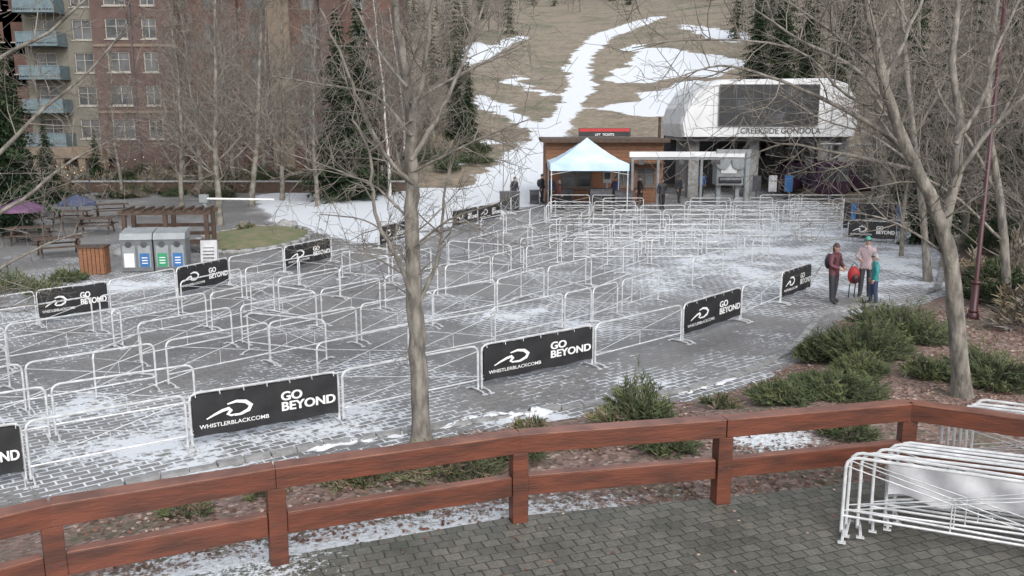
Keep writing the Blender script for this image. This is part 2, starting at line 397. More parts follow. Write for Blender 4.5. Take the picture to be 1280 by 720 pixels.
o=fb.obj('wooden_fence'); bv=o.modifiers.new('b','BEVEL'); bv.width=.012; bv.segments=2
# ------------------------------------------------------------ crowd barriers
def barrier_builder(L=2.35,h=.97,sides=7):
    q=B(); r=.0205; x0,x1=-L/2,L/2; c=.13
    pts=[(x0,0,.03),(x0,0,h-c)]+[(x0+c-c*math.cos(t),0,h-c+c*math.sin(t)) for t in (math.pi/6,math.pi/3,math.pi/2)]
    pts+=[(x1-c+c*math.sin(t),0,h-c+c*math.cos(t)) for t in (0,math.pi/6,math.pi/3)]+[(x1,0,h-c),(x1,0,.03)]
    q.tube(pts,r,'steel',sides)
    q.tube([(x0,0,.24),(x1,0,.24)],.016,'steel',6)
    q.tube([(x0,0,.30),(x1,0,h-.12)],.008,'steel',4); q.tube([(x0,.02,h-.12),(x1,.02,.30)],.008,'steel',4)
    q.tube([(0,.01,.24),(0,.01,.58)],.007,'steel',4)
    for x in (x0+.03,x1-.03):
        q.tube([(x,-.3,.012),(x,-.22,.045),(x,0,.06),(x,.22,.045),(x,.3,.012)],.018,'steel',5)
        q.box((x,-.3,.012),(.09,.08,.014),'steel'); q.box((x,.3,.012),(.09,.08,.014),'steel')
    return q
barrier_me=barrier_builder().mesh('crowd_barrier')
def banner_mesh():
    q=B(); L=2.3; x0=-L/2; nx=14; z0,z1=.19,.93
    vs=[];fs=[]
    for i in range(nx+1):
        t=i/nx; sag=.014*math.sin(t*math.pi*5)
        vs+=[(x0+L*t,-.035-.006*math.sin(t*19),z0+sag),(x0+L*t,-.03,z1+sag*.4)]
    for i in range(nx): fs.append((2*i,2*i+2,2*i+3,2*i+1))
    q.add(vs,fs,'banner')
    q.add([(x,.035,z) for x,y,z in vs],[tuple(reversed(f_)) for f_ in fs],'banner')
    for i in range(7):
        x=x0+.06+(L-.12)*i/6
        q.tube([(x,-.045,z1-.03),(x,-.02,z1+.06),(x,.045,z1-.03)],.006,'steel',4)
    for sgn in (1,-1):
        def put(vs,fs,ox,oz):
            y=-.047*sgn
            q.add([((ox+a[0])*sgn,y,oz+a[1]) for a in vs],fs,'white')
        for dx in(0,.007):
            for t_,oz in(('GO',.60),('BEYOND',.41)):
                vs,fs=text_mesh(t_,.225,.005)
                q.add([((.20+a[0]+dx)*sgn,-(.047+dx*.3)*sgn,oz+a[1]) for a in vs],fs,'white')
        vs,fs=text_mesh('WHISTLERBLACKCOMB',.100,.001); put(vs,fs,-1.06,.33)
        def ribbon(c,wd):
            vs=[];fs=[]
            for i,(x,z) in enumerate(c):
                a=c[max(i-1,0)]; b2=c[min(i+1,len(c)-1)]; dx,dz=b2[0]-a[0],b2[1]-a[1]; L_=math.hypot(dx,dz)
                w_=wd*(.25+.75*math.sin(math.pi*(i+.3)/(len(c)-.4)))/2
                vs+=[(x-dz/L_*w_,z+dx/L_*w_),(x+dz/L_*w_,z-dx/L_*w_)]
            for i in range(len(c)-1): fs.append((2*i,2*i+1,2*i+3,2*i+2))
            put(vs,fs,0,0)
        ribbon([(-.95,.49),(-.83,.55),(-.71,.60),(-.61,.62),(-.58,.58),(-.63,.52),(-.58,.49),(-.48,.50)],.06)
        ribbon([(-.63,.70),(-.49,.73),(-.35,.70),(-.27,.62),(-.31,.54),(-.43,.49),(-.53,.48)],.07)
    return q.mesh('banner_panel')
banner_me=banner_mesh()
def seg_barrier(a,b_,banner=False,zz=0.012):
    d=Vector((b_[0]-a[0],b_[1]-a[1],0)); L=d.length; an=math.atan2(d.y,d.x)
    o=place(barrier_me,'crowd_barrier',((a[0]+b_[0])/2,(a[1]+b_[1])/2,zz),an); o.scale=(L/2.42,1,1)
    if banner: place(banner_me,'banner_panel',(0,0,0),0,o)
    return o
def pxline(pts,z=0): return [G(u,v,z) for u,v in pts]
front=pxline([(-150,637),(36,603),(238,562),(427,527),(600,489),(742,458),(852,428),(925,402),(975,380),(1012,366)])
for i,(a,b_) in enumerate(zip(front[:-1],front[1:])): seg_barrier(a,b_,i in(0,2,4,6,8))
def resample(pts,L):
    out=[pts[0].copy()]; acc=0
    for a,b_ in zip(pts[:-1],pts[1:]):
        d=(b_-a).length; t=L-acc
        while t<=d: out.append(a.lerp(b_,t/d)); t+=L
        acc=(acc+d)%L if d+acc>=L else acc+d
    return out
def inter(pts,n_):
    ls=[0]
    for a,b_ in zip(pts[:-1],pts[1:]): ls.append(ls[-1]+(b_-a).length)
    r=[]
    for i in range(n_):
        s=ls[-1]*i/(n_-1); k=0
        while k<len(ls)-2 and ls[k+1]<s: k+=1
        r.append(pts[k].lerp(pts[k+1],(s-ls[k])/(ls[k+1]-ls[k])))
    return r
left=pxline([(-150,452),(-40,425),(48,408),(138,393),(222,374),(287,358),(356,342),(414,328),(474,312),(508,302),(565,288),(626,275),(650,262)])
for i,(a,b_) in enumerate(zip(left[:-1],left[1:])):
    L=(b_-a).length; k=max(1,round(L/2.5))
    isb=i in(2,4,6,8,10)
    for j in range(k):
        seg_barrier(a.lerp(b_,j/k),a.lerp(b_,(j+1)/k),isb)
rnd=random.Random(11)
fr=inter(front+pxline([(1040,350),(1075,330)]),40); lf=inter(left,40)
NL=6
for k in range(1,NL):
    t=k/NL
    ln=[fr[i].lerp(lf[i],t) for i in range(40)]
    ln=resample(ln,2.5)
    for i,(a,b_) in enumerate(zip(ln[:-1],ln[1:])):
        if rnd.random()<.15: continue
        j=Vector((rnd.uniform(-.15,.15),rnd.uniform(-.15,.15),0)); j2=Vector((rnd.uniform(-.15,.15),rnd.uniform(-.15,.15),0))
        a2,b2=a+j,b_+j2
        if (a2-b2).length>3 or (a2-b2).length<1.9: continue
        seg_barrier(a2,b2)
        if rnd.random()<.06:
            nrm=Vector((-(b2-a2).y,(b2-a2).x,0)).normalized(); seg_barrier(b2,b2+nrm*2.3+Vector((rnd.uniform(-.5,.5),0,0)))
for r in range(10):
    y=34+r*2.1
    x=rnd.uniform(1.5,3); xe=9+ r*.95
    while x<xe:
        if rnd.random()>.18:
            an=rnd.uniform(-.15,.15); seg_barrier((x,y,0),(x+2.4*math.cos(an),y+2.4*math.sin(an),0))
        x+=2.5
    if r%2==0: seg_barrier((xe,y,0),(xe+.3,y+2.2,0))
for r in range(6):
    y=40+r*2.6
    for i in range(3):
        x=13+r*.7+i*2.45
        seg_barrier((x,y,0),(x+2.4,y-.15,0))
for u0,v0,u1,v1 in [(495,306,560,333),(560,333,640,340),(650,330,700,322),(700,322,760,333),(120,500,180,470),(310,440,410,452),(650,372,740,405),(740,405,790,380)]:
    seg_barrier(G(u0,v0),G(u1,v1))
# stacked barriers on the terrace
base=G(1045,668,ZD); e2=G(1302,712,ZD); dd=(e2-base); an=math.atan2(dd.y,dd.x); dd.normalize(); nn=Vector((-dd.y,dd.x,0))
rs=random.Random(3)
for i in range(7):
    off=nn*(.13*i+rs.uniform(-.02,.02))+dd*(.11*i+rs.uniform(-.07,.07))
    c=base+dd*1.22+off
    o=place(barrier_me,'crowd_barrier',(c.x,c.y,ZD+.01),an+rs.uniform(-.05,.05)); o.rotation_euler[0]=-.10-.02*i+rs.uniform(-.03,.03)
    if i==3:
        q=B(); vs=[];fs=[]
        for a in range(25):
            for b2 in range(7): vs.append((-1.0+2.05*a/24,-.03+.035*math.sin(a*.9+b2*.8),.40+.42*b2/6+.02*math.sin(a*.7)+(.03*math.sin(a*.45+1) if b2==0 else 0)))
        for a in range(24):
            for b2 in range(6): k=a*7+b2; fs.append((k,k+7,k+8,k+1))
        q.add(vs,fs,'sheet'); q.obj('cover_sheet',True,parent=o)
b2_=G(1165,612,ZD)
for i in range(6):
    c=b2_+dd*1.25+nn*(.15*i+.30)+dd*(.09*i)
    o=place(barrier_me,'crowd_barrier',(c.x,c.y,ZD+.01),an-.04+rs.uniform(-.06,.06)); o.rotation_euler[0]=-.15+rs.uniform(-.05,.05)
# ------------------------------------------------------------ trees (bare)
TWMIN=.0035
def grow(q,p,d,L,r,lev,rn,kids,sides,k='twig',up=.08,tm=None):
    tm=tm or TWMIN
    n_=max(3,int(L/.35)) if lev<2 else 3
    n_=min(n_,8); pts=[p]; rad=[r]; dd=d.normalized(); step=L/n_
    for i in range(n_):
        dd=(dd+Vector((rn.gauss(0,.15),rn.gauss(0,.15),rn.gauss(0,.15)+up))).normalized()
        p=p+dd*step; pts.append(p); rad.append(max(r*(1-.75*(i+1)/n_),tm))
        if lev<len(kids):
            kk=kids[lev]/n_; c=int(kk)+(rn.random()<kk-int(kk))
            for _ in range(c):
                a=dd.orthogonal().normalized(); a.rotate(Matrix.Rotation(rn.uniform(0,6.28),3,dd))
                cd=dd*.65+a*rn.uniform(.6,1.0)
                grow(q,p-dd*step*rn.random(),cd,L*rn.uniform(.35,.65),max(r*rn.uniform(.35,.55),tm*1.2),lev+1,rn,kids,3,k,up,tm)
    q.tube(pts,rad,k,sides,False)
def guided(name,limbs,depth,seed,kids=(7,5,4),Lc=1.3,rc=.016,dens=1.0,trunk=0,k='bark'):
    rn=random.Random(seed); q=B()
    for li,(px,r0,r1,dz) in enumerate(limbs):
        pts=[AT(u,v,depth+dz*i/(len(px)-1)) for i,(u,v) in enumerate(px)]
        P=[];R=[]; n_=len(pts)
        for i in range(n_-1):
            p0=pts[max(i-1,0)];p1=pts[i];p2=pts[i+1];p3=pts[min(i+2,n_-1)]
            for s in range(4):
                t=s/4
                c=.5*((2*p1)+(p2-p0)*t+(2*p0-5*p1+4*p2-p3)*t*t+(-p0+3*p1-3*p2+p3)*t**3)
                g=(i+t)/(n_-1); w_=r0+(r1-r0)*g
                P.append(c+Vector((rn.gauss(0,.012),rn.gauss(0,.012),0))*(0 if i==0 and li<=trunk else 1)); R.append(w_*(1+rn.uniform(-.06,.06)))
        P.append(pts[-1]); R.append(r1)
        if li<=trunk:
            R[0]*=1.35; R[1]*=1.12
        q.tube(P,R,k,12 if r0>.06 else 7,False)
        for i in range(3,len(P)):
            if li<=trunk and i<len(P)*.45:
                if rn.random()<.75: continue
            c=dens*(P[i]-P[i-1]).length*2.6; c=int(c)+(rn.random()<c-int(c))
            for _ in range(c):
                d=(P[i]-P[i-1]).normalized(); a=d.orthogonal().normalized(); a.rotate(Matrix.Rotation(rn.uniform(0,6.28),3,d))
                grow(q,P[i],d*.5+a*.9+Vector((0,0,.15)),Lc*rn.uniform(.5,1.25),min(rc*rn.uniform(.7,1.2),R[i]*.7),1,rn,kids,4,'twig',.05)
    return q.obj(name,True)
main=[([(527,552),(524,480),(520,400),(516,330),(515,260),(514,200),(513,150),(508,100),(500,50),(492,-20)],.165,.05,.2),
 ([(519,385),(500,330),(478,290),(465,240),(462,190),(440,150)],.045,.015,-1),
 ([(523,382),(545,330),(553,280),(560,220),(575,170)],.04,.012,1),
 ([(515,230),(480,190),(450,130),(430,80),(400,10)],.04,.015,-.6),
 ([(514,200),(545,150),(570,100),(590,50),(610,-10)],.05,.015,.8),
 ([(513,150),(530,90),(535,40),(545,-30)],.05,.02,-.7),
 ([(517,340),(490,300),(455,275),(400,268)],.022,.008,1),
 ([(516,310),(560,275),(610,258),(640,246)],.022,.008,-1),
 ([(514,170),(470,120),(400,105),(340,95)],.03,.008,1.2),
 ([(512,130),(580,90),(640,65)],.03,.008,1),
 ([(516,280),(470,235),(400,205),(340,185)],.024,.008,.8),
 ([(514,215),(565,190),(620,165),(660,150)],.024,.008,-.6),
 ([(510,110),(470,60),(440,0)],.03,.012,.5)]
guided('bare_tree',main,G(527,548,.1).y,3,kids=(7,5,4),Lc=1.3,rc=.013,dens=1.15)
rt=[([(1203,502),(1198,430),(1190,340),(1178,290),(1160,240),(1135,190),(1112,130),(1095,60),(1080,-10)],.17,.06,-.6),
 ([(1178,290),(1195,220),(1200,150),(1190,80),(1200,-20)],.10,.05,1),
 ([(1135,190),(1080,150),(1020,120),(960,95),(900,82),(850,96)],.05,.01,-1),
 ([(1150,215),(1090,200),(1040,190),(980,180),(930,200)],.045,.01,.8),
 ([(1112,130),(1060,80),(1000,50),(940,10)],.05,.015,1.4),
 ([(1185,320),(1140,290),(1100,272),(1060,265)],.03,.008,-1),
 ([(1195,220),(1240,160),(1290,110),(1340,60)],.05,.02,-.5),
 ([(1105,100),(1130,50),(1160,-20)],.05,.02,.5),
 ([(1195,180),(1230,120),(1250,50),(1280,-10)],.05,.02,.8),
 ([(1100,90),(1040,40),(980,0)],.035,.015,-.6),
 ([(1120,150),(1060,120),(990,60),(860,50),(790,60)],.03,.008,-1.5)]
guided('bare_tree',rt,G(1203,500,.35).y,5,kids=(7,5,3),Lc=1.6,rc=.016,dens=1.3)
rt2=[([(1262,470),(1258,350),(1250,250),(1235,150),(1240,50),(1250,-20)],.13,.06,0),
 ([(1250,250),(1220,190),(1180,130),(1150,60),(1120,0)],.06,.02,.5),([(1238,170),(1270,110),(1300,40)],.05,.02,.4),
 ([(1252,300),(1200,250),(1150,215),(1100,150),(1060,110)],.045,.012,-.6)]
guided('bare_tree',rt2,24,6,kids=(7,5,3),Lc=2.0,rc=.02,dens=1.0)
rt3=[([(1160,352),(1152,250),(1140,150),(1130,60),(1125,-20)],.13,.07,0),([(1150,230),(1110,150),(1070,80),(1030,0)],.06,.02,.5),([(1142,170),(1180,100),(1200,0)],.05,.02,-.6),([(1148,210),(1090,170),(1030,150),(980,120)],.045,.012,1)]
guided('bare_tree',rt3,30,16,kids=(7,5),Lc=2.4,rc=.022,dens=1.0)
lt=[([(-90,640),(-85,500),(-80,380),(-70,250),(-60,120),(-60,-20)],.17,.06,0),
 ([(-85,420),(-40,360),(10,330),(70,300),(110,290)],.05,.008,1),
 ([(-80,330),(-20,280),(40,240),(90,200),(150,170)],.05,.008,.5),
 ([(-75,250),(-10,200),(50,140),(110,90),(160,30)],.05,.012,1),
 ([(-65,150),(-10,80),(60,40),(130,-20)],.05,.012,-.5),
 ([(-85,450),(-50,400),(0,385),(50,380)],.035,.006,.3)]
guided('bare_tree',lt,14.5,8,kids=(7,5,4),Lc=1.3,rc=.012,dens=1.0)
def bare_proto(seed,h,r,k='bark2',kids=(7,5),tm=.008,br=3):
    rn=random.Random(seed); q=B(); p=Vector((0,0,-.2)); n_=14; pts=[p];rad=[r*1.2]; d=Vector((0,0,1))
    for i in range(n_):
        d=(d+Vector((rn.gauss(0,.05),rn.gauss(0,.05),.1))).normalized(); p=p+d*h/n_; pts.append(p); rad.append(r*(1-.85*(i+1)/n_))
        if i>1:
            for _ in range(br):
                a=Vector((rn.gauss(0,1),rn.gauss(0,1),0)).normalized()
                grow(q,p-d*rn.random()*h/n_,a*.8+Vector((0,0,.7)),h*.32*(1.15-i/n_)*rn.uniform(.7,1.2),r*.33*(1.1-i/n_),1,rn,(0,)+kids,3,'twig',.10,tm)
    q.tube(pts,rad,k,7,False); return q
protos=[bare_proto(s,12,.15,kids=(7,4),tm=.0065,br=3).mesh('bare_tree',True) for s in (21,22,23)]
birch=bare_proto(31,14,.12,'birch',(3,3)).mesh('bare_tree',True)
def put_tree(me,u,vf,y=None,sc=1,rz=None,zoff=0,name='bare_tree'):
    if y is None: q=G(u,vf)
    else:
        q=AT(u,200,y); q.z=float(hill(q.x,y))
    q.z+=zoff
    place(me,name,q,rnd.uniform(0,6.28) if rz is None else rz,None,sc)
for u,y,s in [(270,46,1.2),(222,54,1.1),(312,56,1.3),(250,64,1.2),(350,60,1.2),(380,70,1.2),(150,64,.9),(500,74,1.1),(545,80,1.0),(330,72,1.3),(40,54,.8),(395,56,1.0),(520,68,.9),(575,88,.9),(290,68,1.3),(230,74,1.1)]:
    put_tree(protos[rnd.randrange(3)],u,0,y,s)
for u,y in [(486,62),(476,66),(505,80)]: put_tree(birch,u,0,y,1)
def conifer(seed,h,R,whorls,per=9,fr=7):
    rn=random.Random(seed); q=B(); q.tube([(0,0,-.3),(0,0,h*.5),(0,0,h)],[h*.018,h*.01,.01],'bark2',6,False)
    for w_ in range(whorls):
        t=w_/whorls; z=h*(.06+.93*t); rad=R*(1-t)**.85*rn.uniform(.75,1.15)+.1
        for b_ in range(per if t<.8 else 6):
            a=rn.uniform(0,6.28); L=rad*rn.uniform(.5,1.2); dr=rn.uniform(.15,.45)
            k='fir1' if rn.random()<.62 else 'fir2'
            for s in range(fr):
                g=(s+.6)/fr; c=Vector((math.cos(a)*L*g,math.sin(a)*L*g,z-dr*L*g*g+rn.uniform(-.05,.05)))
                wd=L*.30*(1.15-g)+.08; da=Vector((-math.sin(a),math.cos(a),0)); out=Vector((math.cos(a),math.sin(a),-.3))
                for sg in (1,-1):
                    e=c+da*sg*wd+out*wd*rn.uniform(.3,.9)+Vector((0,0,-wd*rn.uniform(.1,.6)))
                    q.add([c-out*.1*L/2,c+out*.16*L/2,e],[(0,1,2)],k)
                    e2=c+out*wd*.5+Vector((rn.uniform(-.1,.1),rn.uniform(-.1,.1),-wd*rn.uniform(.5,1.1)))
                    q.add([c-da*.09*sg,c+out*.12,e2],[(0,1,2)],k)
    return q
firs=[conifer(s,14,2.9,46).mesh('fir_tree') for s in (1,2)]
for u,y,s in [(425,60,.92),(452,64,1.0),(570,84,.62),(586,88,.5),(12,50,.76),(-15,42,.9),(58,58,.42),(970,96,.9),(940,104,.9),(1000,90,.85),(1040,84,.8),(120,70,.35)]:
    put_tree(firs[rnd.randrange(2)],u,0,y,s,name='fir_tree')
# merged masses -------------------------------------------------------
def tri_arrays(q):
    T=[];MI=[]
    for f_,m_ in zip(q.f,q.m):
        for i in range(1,len(f_)-1): T.append((f_[0],f_[i],f_[i+1])); MI.append(m_)
    return np.array(q.v),np.array(T),np.array(MI),q.mats
def merged(name,protos_,plc):
    mats=[]; V=[];T=[];I=[];o=0; pa=[]
    for q in protos_:
        v,t,mi,ms=tri_arrays(q)
        mp_=[]
        for k in ms:
            if k not in mats: mats.append(k)
            mp_.append(mats.index(k))
        pa.append((v,t,np.array(mp_)[mi]))
    for pi,(x,y,z),s,sz,a in plc:
        v,t,mi=pa[pi]; c,s_=math.cos(a),math.sin(a)
        R=np.array([[c,-s_,0],[s_,c,0],[0,0,1]]); vv=(v@R.T)*np.array([s,s,sz])+np.array([x,y,z])
        V.append(vv);T.append(t+o);I.append(mi);o+=len(v)
    V=np.concatenate(V);T=np.concatenate(T);I=np.concatenate(I)
    me=bpy.data.meshes.new(name); me.vertices.add(len(V)); me.vertices.foreach_set('co',V.ravel())
    me.loops.add(T.size); me.loops.foreach_set('vertex_index',T.ravel().astype(np.int32))
    me.polygons.add(len(T)); me.polygons.foreach_set('loop_start',np.arange(0,T.size,3)); me.polygons.foreach_set('loop_total',np.full(len(T),3))
    for k in mats: me.materials.append(M[k])
    me.polygons.foreach_set('material_index',I.astype(np.int32)); me.update(calc_edges=True)
    return place(me,name)
fbare=[bare_proto(s,12,.16,'bark2',(4,),tm=.02) for s in (41,42,43)]
ffir=[conifer(s,13,2.6,20,7,4) for s in (51,52)]
clear=wpts([(520,230),(572,200),(582,150),(586,84),(640,46),(700,33),(760,26),(800,20),(850,20),(905,50),(935,85),(960,130),(960,200),(900,245)])
plc=[]; rn=random.Random(77)
while len(plc)<430:
    y=rn.uniform(95,400)**1.0; u=rn.uniform(380,1330); x=(u-640)/F*y*1.02
    if bool(inpoly(np.array([x]),np.array([y]),clear)[0]): continue
    if y<125 and u<600: continue
    if u<470 and rn.random()<.7: continue
    if 640<u<900 and y<285: continue
    fir=rn.random()<.33; pi=(3+rn.randrange(2)) if fir else rn.randrange(3)
    s=rn.uniform(.8,1.4); plc.append((pi,(x,y,float(hill(x,y))-.2),s,s*rn.uniform(.9,1.2),rn.uniform(0,6.28)))
merged('distant_forest',fbare+ffir,plc)
plc=[]
while len(plc)<65:
    y=rn.uniform(27,85); u=rn.uniform(1075,1420); x=(u-640)/F*y*1.02
    if x<14+ (y-27)*.10 : continue
    fir=rn.random()<.25; pi=(3+rn.randrange(2)) if fir else rn.randrange(3)
    s=rn.uniform(.6,1.0); plc.append((pi,(x,y,float(hill(x,y))-.1),s,s*1.1,rn.uniform(0,6.28)))
fb2=[bare_proto(s,12,.16,'bark2',(6,3),tm=.008) for s in (44,45,46)]
merged('woodland',fb2+ffir,plc)
# shrubs
def shrub(seed,R,h,n_,ks=('juni1','juni2'),ln=.16):
    rn=random.Random(seed); q=B()
    lob=[(rn.uniform(0,6.28),rn.uniform(.5,1.1)) for _ in range(7)]
    for i in range(n_//14):
        a=rn.uniform(0,6.28); lo=min(lob,key=lambda t:abs((t[0]-a+3.14)%6.28-3.14)); Rl=R*(.65+.4*lo[1])
        rr=Rl*math.sqrt(rn.random()); zt=h*lo[1]*(1-.8*(rr/Rl)**2)*rn.uniform(.3,1.2)+.05
        c0=Vector((math.cos(a)*rr*.4,math.sin(a)*rr*.4,0)); c1=Vector((math.cos(a)*rr,math.sin(a)*rr,zt))
        q.tube([c0,(c0+c1)/2+Vector((0,0,.05)),c1],[.008,.006,.003],'twig',3,False)
        k=ks[0] if rn.random()<.5 else ks[1]
        for j in range(14):
            t=rn.uniform(.45,1.05); c=c0.lerp(c1,t); d=(c1-c0).normalized()*.9+Vector((rn.gauss(0,.6),rn.gauss(0,.6),rn.gauss(.2,.5)))
            d=d.normalized()*ln*rn.uniform(.6,1.3); s=d.orthogonal().normalized()*ln*.08
            q.add([c-s,c+s,c+d*.7+s*.7,c+d,c+d*.7-s*.7],[(0,1,2,3,4)],k)
    return q
def sh(u,v,R,h,n_,name,ks=('juni1','juni2'),ln=.13,seed=1,z=.35):
    q=G(u,v,z); zz=float(bedz(np.array([[q.x]]),np.array([[q.y]]))[0,0]); shrub(seed,R,h,n_,ks,ln).obj(name,loc=(q.x,q.y,max(zz,0)))
sh(1075,440,1.15,.95,8500,'juniper_shrub',seed=2); sh(1130,425,1.1,.9,8000,'juniper_shrub',seed=3,ks=('juni2','juni1'))
sh(1040,492,1.0,.4,6000,'juniper_shrub',seed=4); sh(1020,435,.55,.7,3000,'juniper_shrub',seed=5,ks=('juni2','juni1'))
sh(975,500,.6,.3,2600,'juniper_shrub',seed=6); sh(1105,405,.9,.9,4500,'juniper_shrub',seed=7,ks=('juni2','juni1'))
sh(1075,470,.6,.45,3000,'juniper_shrub',seed=27,ks=('juni1','juni1'))
sh(800,518,.7,.85,3000,'pine_shrub',seed=8,ks=('juni2','juni1')); sh(765,524,.45,.3,900,'pine_shrub',seed=9,ks=('juni1','drygrass'))
sh(1240,480,1.1,.7,6000,'juniper_shrub',seed=10,ks=('juni2','juni1')); sh(1160,475,.5,.35,1800,'juniper_shrub',seed=12)
sh(450,600,.6,.22,1800,'ground_cover',seed=13,ks=('juni1','drygrass'),ln=.12); sh(560,588,.9,.22,3500,'ground_cover',seed=14,ks=('juni1','drygrass'),ln=.12)
sh(640,575,.6,.28,2000,'ground_cover',seed=15,ks=('juni1','juni2'),ln=.12); sh(830,565,.6,.2,1800,'ground_cover',seed=16,ks=('juni1','juni2'),ln=.12)
sh(900,500,.4,.2,500,'ground_cover',seed=17,ks=('drygrass','juni2'),ln=.16); sh(660,530,.3,.25,450,'ground_cover',seed=18,ks=('juni1','drygrass'),ln=.16)
sh(1060,550,.5,.22,1500,'ground_cover',seed=19,ks=('juni1','juni2'),ln=.12); sh(230,640,.4,.16,700,'ground_cover',seed=20,ks=('drygrass','juni1'),ln=.12)
sh(330,615,.4,.14,600,'ground_cover',seed=21,ks=('juni1','drygrass'),ln=.11); sh(720,560,.4,.16,700,'ground_cover',seed=22,ks=('drygrass','juni1'),ln=.12)
rn=random.Random(9)
u_=shrub(61,.9,.9,1800,('fir2','juni2'),.17)
u2=shrub(62,.9,1.1,1100,('twig','drygrass'),.2)
pp=[]
for i in range(95):
    y=rn.uniform(21,50); x=rn.uniform(.495*y+1.2,.62*y+5)
    pp.append((rn.random()<.6 and 1 or 0,(x,y,float(max(hill(x,y),.2 if y>36 else .4))),rn.uniform(.7,1.6),rn.uniform(.6,1.5),rn.uniform(0,6)))
merged('undergrowth',[u_,u2],pp)
# leaf litter
q=B(); rn=random.Random(13)
A=np.array([(rn.uniform(-9,17),rn.uniform(7,24)) for _ in range(34000)]); ins=inpoly(A[:,0],A[:,1],bedpoly)
dkp=[(x,y) for x,y,z in pl]; ins&=~inpoly(A[:,0],A[:,1],dkp); A=A[ins]
Z=bedz(A[:,0][None],A[:,1][None])[0]; dens=[noise.noise(Vector((x*.6,y*.6,4))) for x,y in A]
for (x,y),z,dn in zip(A,Z,dens):
    if dn<-.12 or abs(x)>.62*y: continue
    s=rn.uniform(.022,.048); a=rn.uniform(0,6.28); ca,sa=math.cos(a)*s,math.sin(a)*s; t=rn.uniform(-.02,.03)
    q.add([(x+ca,y+sa,z+.012+abs(t)),(x-sa*.6,y+ca*.6,z+.008),(x-ca,y-sa,z+.02),(x+sa*.6,y-ca*.6,z+.03)],[(0,1,2,3)],'leaf' if rn.random()<.65 else 'leaf2')
q.obj('fallen_leaves')
q=B()
for _ in range(160):
    x=rn.uniform(-4,7); y=rn.uniform(6.5,11.5); s=rn.uniform(.02,.04); a=rn.uniform(0,6.28); ca,sa=math.cos(a)*s,math.sin(a)*s
    if not bool(inpoly(np.array([x]),np.array([y]),dkp)[0]): continue
    q.add([(x+ca,y+sa,ZD+.012),(x-sa*.6,y+ca*.6,ZD+.006),(x-ca,y-sa,ZD+.014),(x+sa*.6,y-ca*.6,ZD+.02)],[(0,1,2,3)],'leaf' if rn.random()<.6 else 'leaf2')
q.obj('scattered_leaves')
# ------------------------------------------------------------ hotel
def facade(q,x0,x1,z0,z1,y,ops,k,depth=.18,fr='frame'):
    xs=sorted(set([x0,x1]+[o[0] for o in ops]+[o[1] for o in ops])); zs=sorted(set([z0,z1]+[o[2] for o in ops]+[o[3] for o in ops]))
    for a,b_ in zip(xs[:-1],xs[1:]):
        for c,d in zip(zs[:-1],zs[1:]):
            mx,mz=(a+b_)/2,(c+d)/2
            if any(o[0]<mx<o[1] and o[2]<mz<o[3] for o in ops): continue
            q.add([(a,y,c),(b_,y,c),(b_,y,d),(a,y,d)],[(0,1,2,3)],k)
    for a,b_,c,d in ops:
        yy=y+depth
        q.add([(a,y,c),(b_,y,c),(b_,y,d),(a,y,d),(a,yy,c),(b_,yy,c),(b_,yy,d),(a,yy,d)],[(0,4,5,1),(1,5,6,2),(2,6,7,3),(3,7,4,0)],k)
        q.add([(a,yy-.01,c),(b_,yy-.01,c),(b_,yy-.01,d),(a,yy-.01,d)],[(0,1,2,3)],'glass')
        fw=.09
        for bx,bz,dx,dz in [((a+b_)/2,c+fw/2,b_-a,fw),((a+b_)/2,d-fw/2,b_-a,fw),(a+fw/2,(c+d)/2,fw,d-c-2*fw),(b_-fw/2,(c+d)/2,fw,d-c-2*fw),((a+b_)/2,(c+d)/2,.07,d-c-2*fw)]:
            q.box((bx,yy-.05,bz),(dx,.06,dz),fr)
        q.box(((a+b_)/2,yy-.04,c+(d-c)*.62),(b_-a-2*fw,.04,.05),fr)
        q.box(((a+b_)/2,y-.03,c-.06),(b_-a+.2,.1,.1),fr)
Y=80.0
def X(u,y=Y): return (u-640)/F*y*1.0/ (CP+ (360-150)/F*SP)
hotel=empty('hotel_building')
q=B()
storeys=[AT(0,v,Y).z for v in (181,140,99,58,17,-24,-65)]
def win(u0,u1,hh=1.7,off=.55): return [(X(u0),X(u1),z+off,z+off+hh) for z in storeys[:-1]]
top=storeys[-1]
facade(q,X(40),X(132),storeys[0]-.4,top,Y,win(100,124)+win(52,78,2.1,.15),'olive')
facade(q,X(132),X(232),-.3,top,Y-1.2,win(148,175)+win(192,210),'brick')
q.box((X(132),Y-.5,top/2),(.06,1.35,top),'brick')
facade(q,X(232),X(490),-.3,top-1,Y+1.5,[w_ for uu in (255,310,376,440) for w_ in win(uu,uu+18,1.5)],'brick2',fr='framedk')
facade(q,X(-80),X(40),-.3,top,Y+2,[w_ for uu in (-60,-20,10) for w_ in win(uu,uu+20)],'olive')
q.box((X(200),Y+10,top/2-.2),(X(485)-X(-75),16,top-.5),'brick2')
for uu in (285,350,415):
    q.box((X(uu),Y+1.2,top/2-.8),(1.9,.55,top-1.8),'stucco' if uu==350 else 'brick')
for uu in(180,236,332,398,470): q.tube([(X(uu),Y-1.35 if uu<232 else Y+1.35,0),(X(uu),Y-1.35 if uu<232 else Y+1.35,top-1)],.07,'roof',6)
for z in storeys[1::2]: q.box((X(182),Y-1.25,z),(X(232)-X(132)-.1,.08,.22),'stucco'); q.box((X(361),Y+1.46,z),(X(490)-X(232)-.2,.06,.2),'roof')
q.box((X(95),Y-2,storeys[0]-.55),(X(150)-X(40),4,.9),'stucco')
for uu in (45,70,97,124,148): q.box((X(uu),Y-3.6,(storeys[0]-1)/2),(.6,.6,storeys[0]-1.0),'stucco')
q.obj('walls',parent=hotel)
q=B()
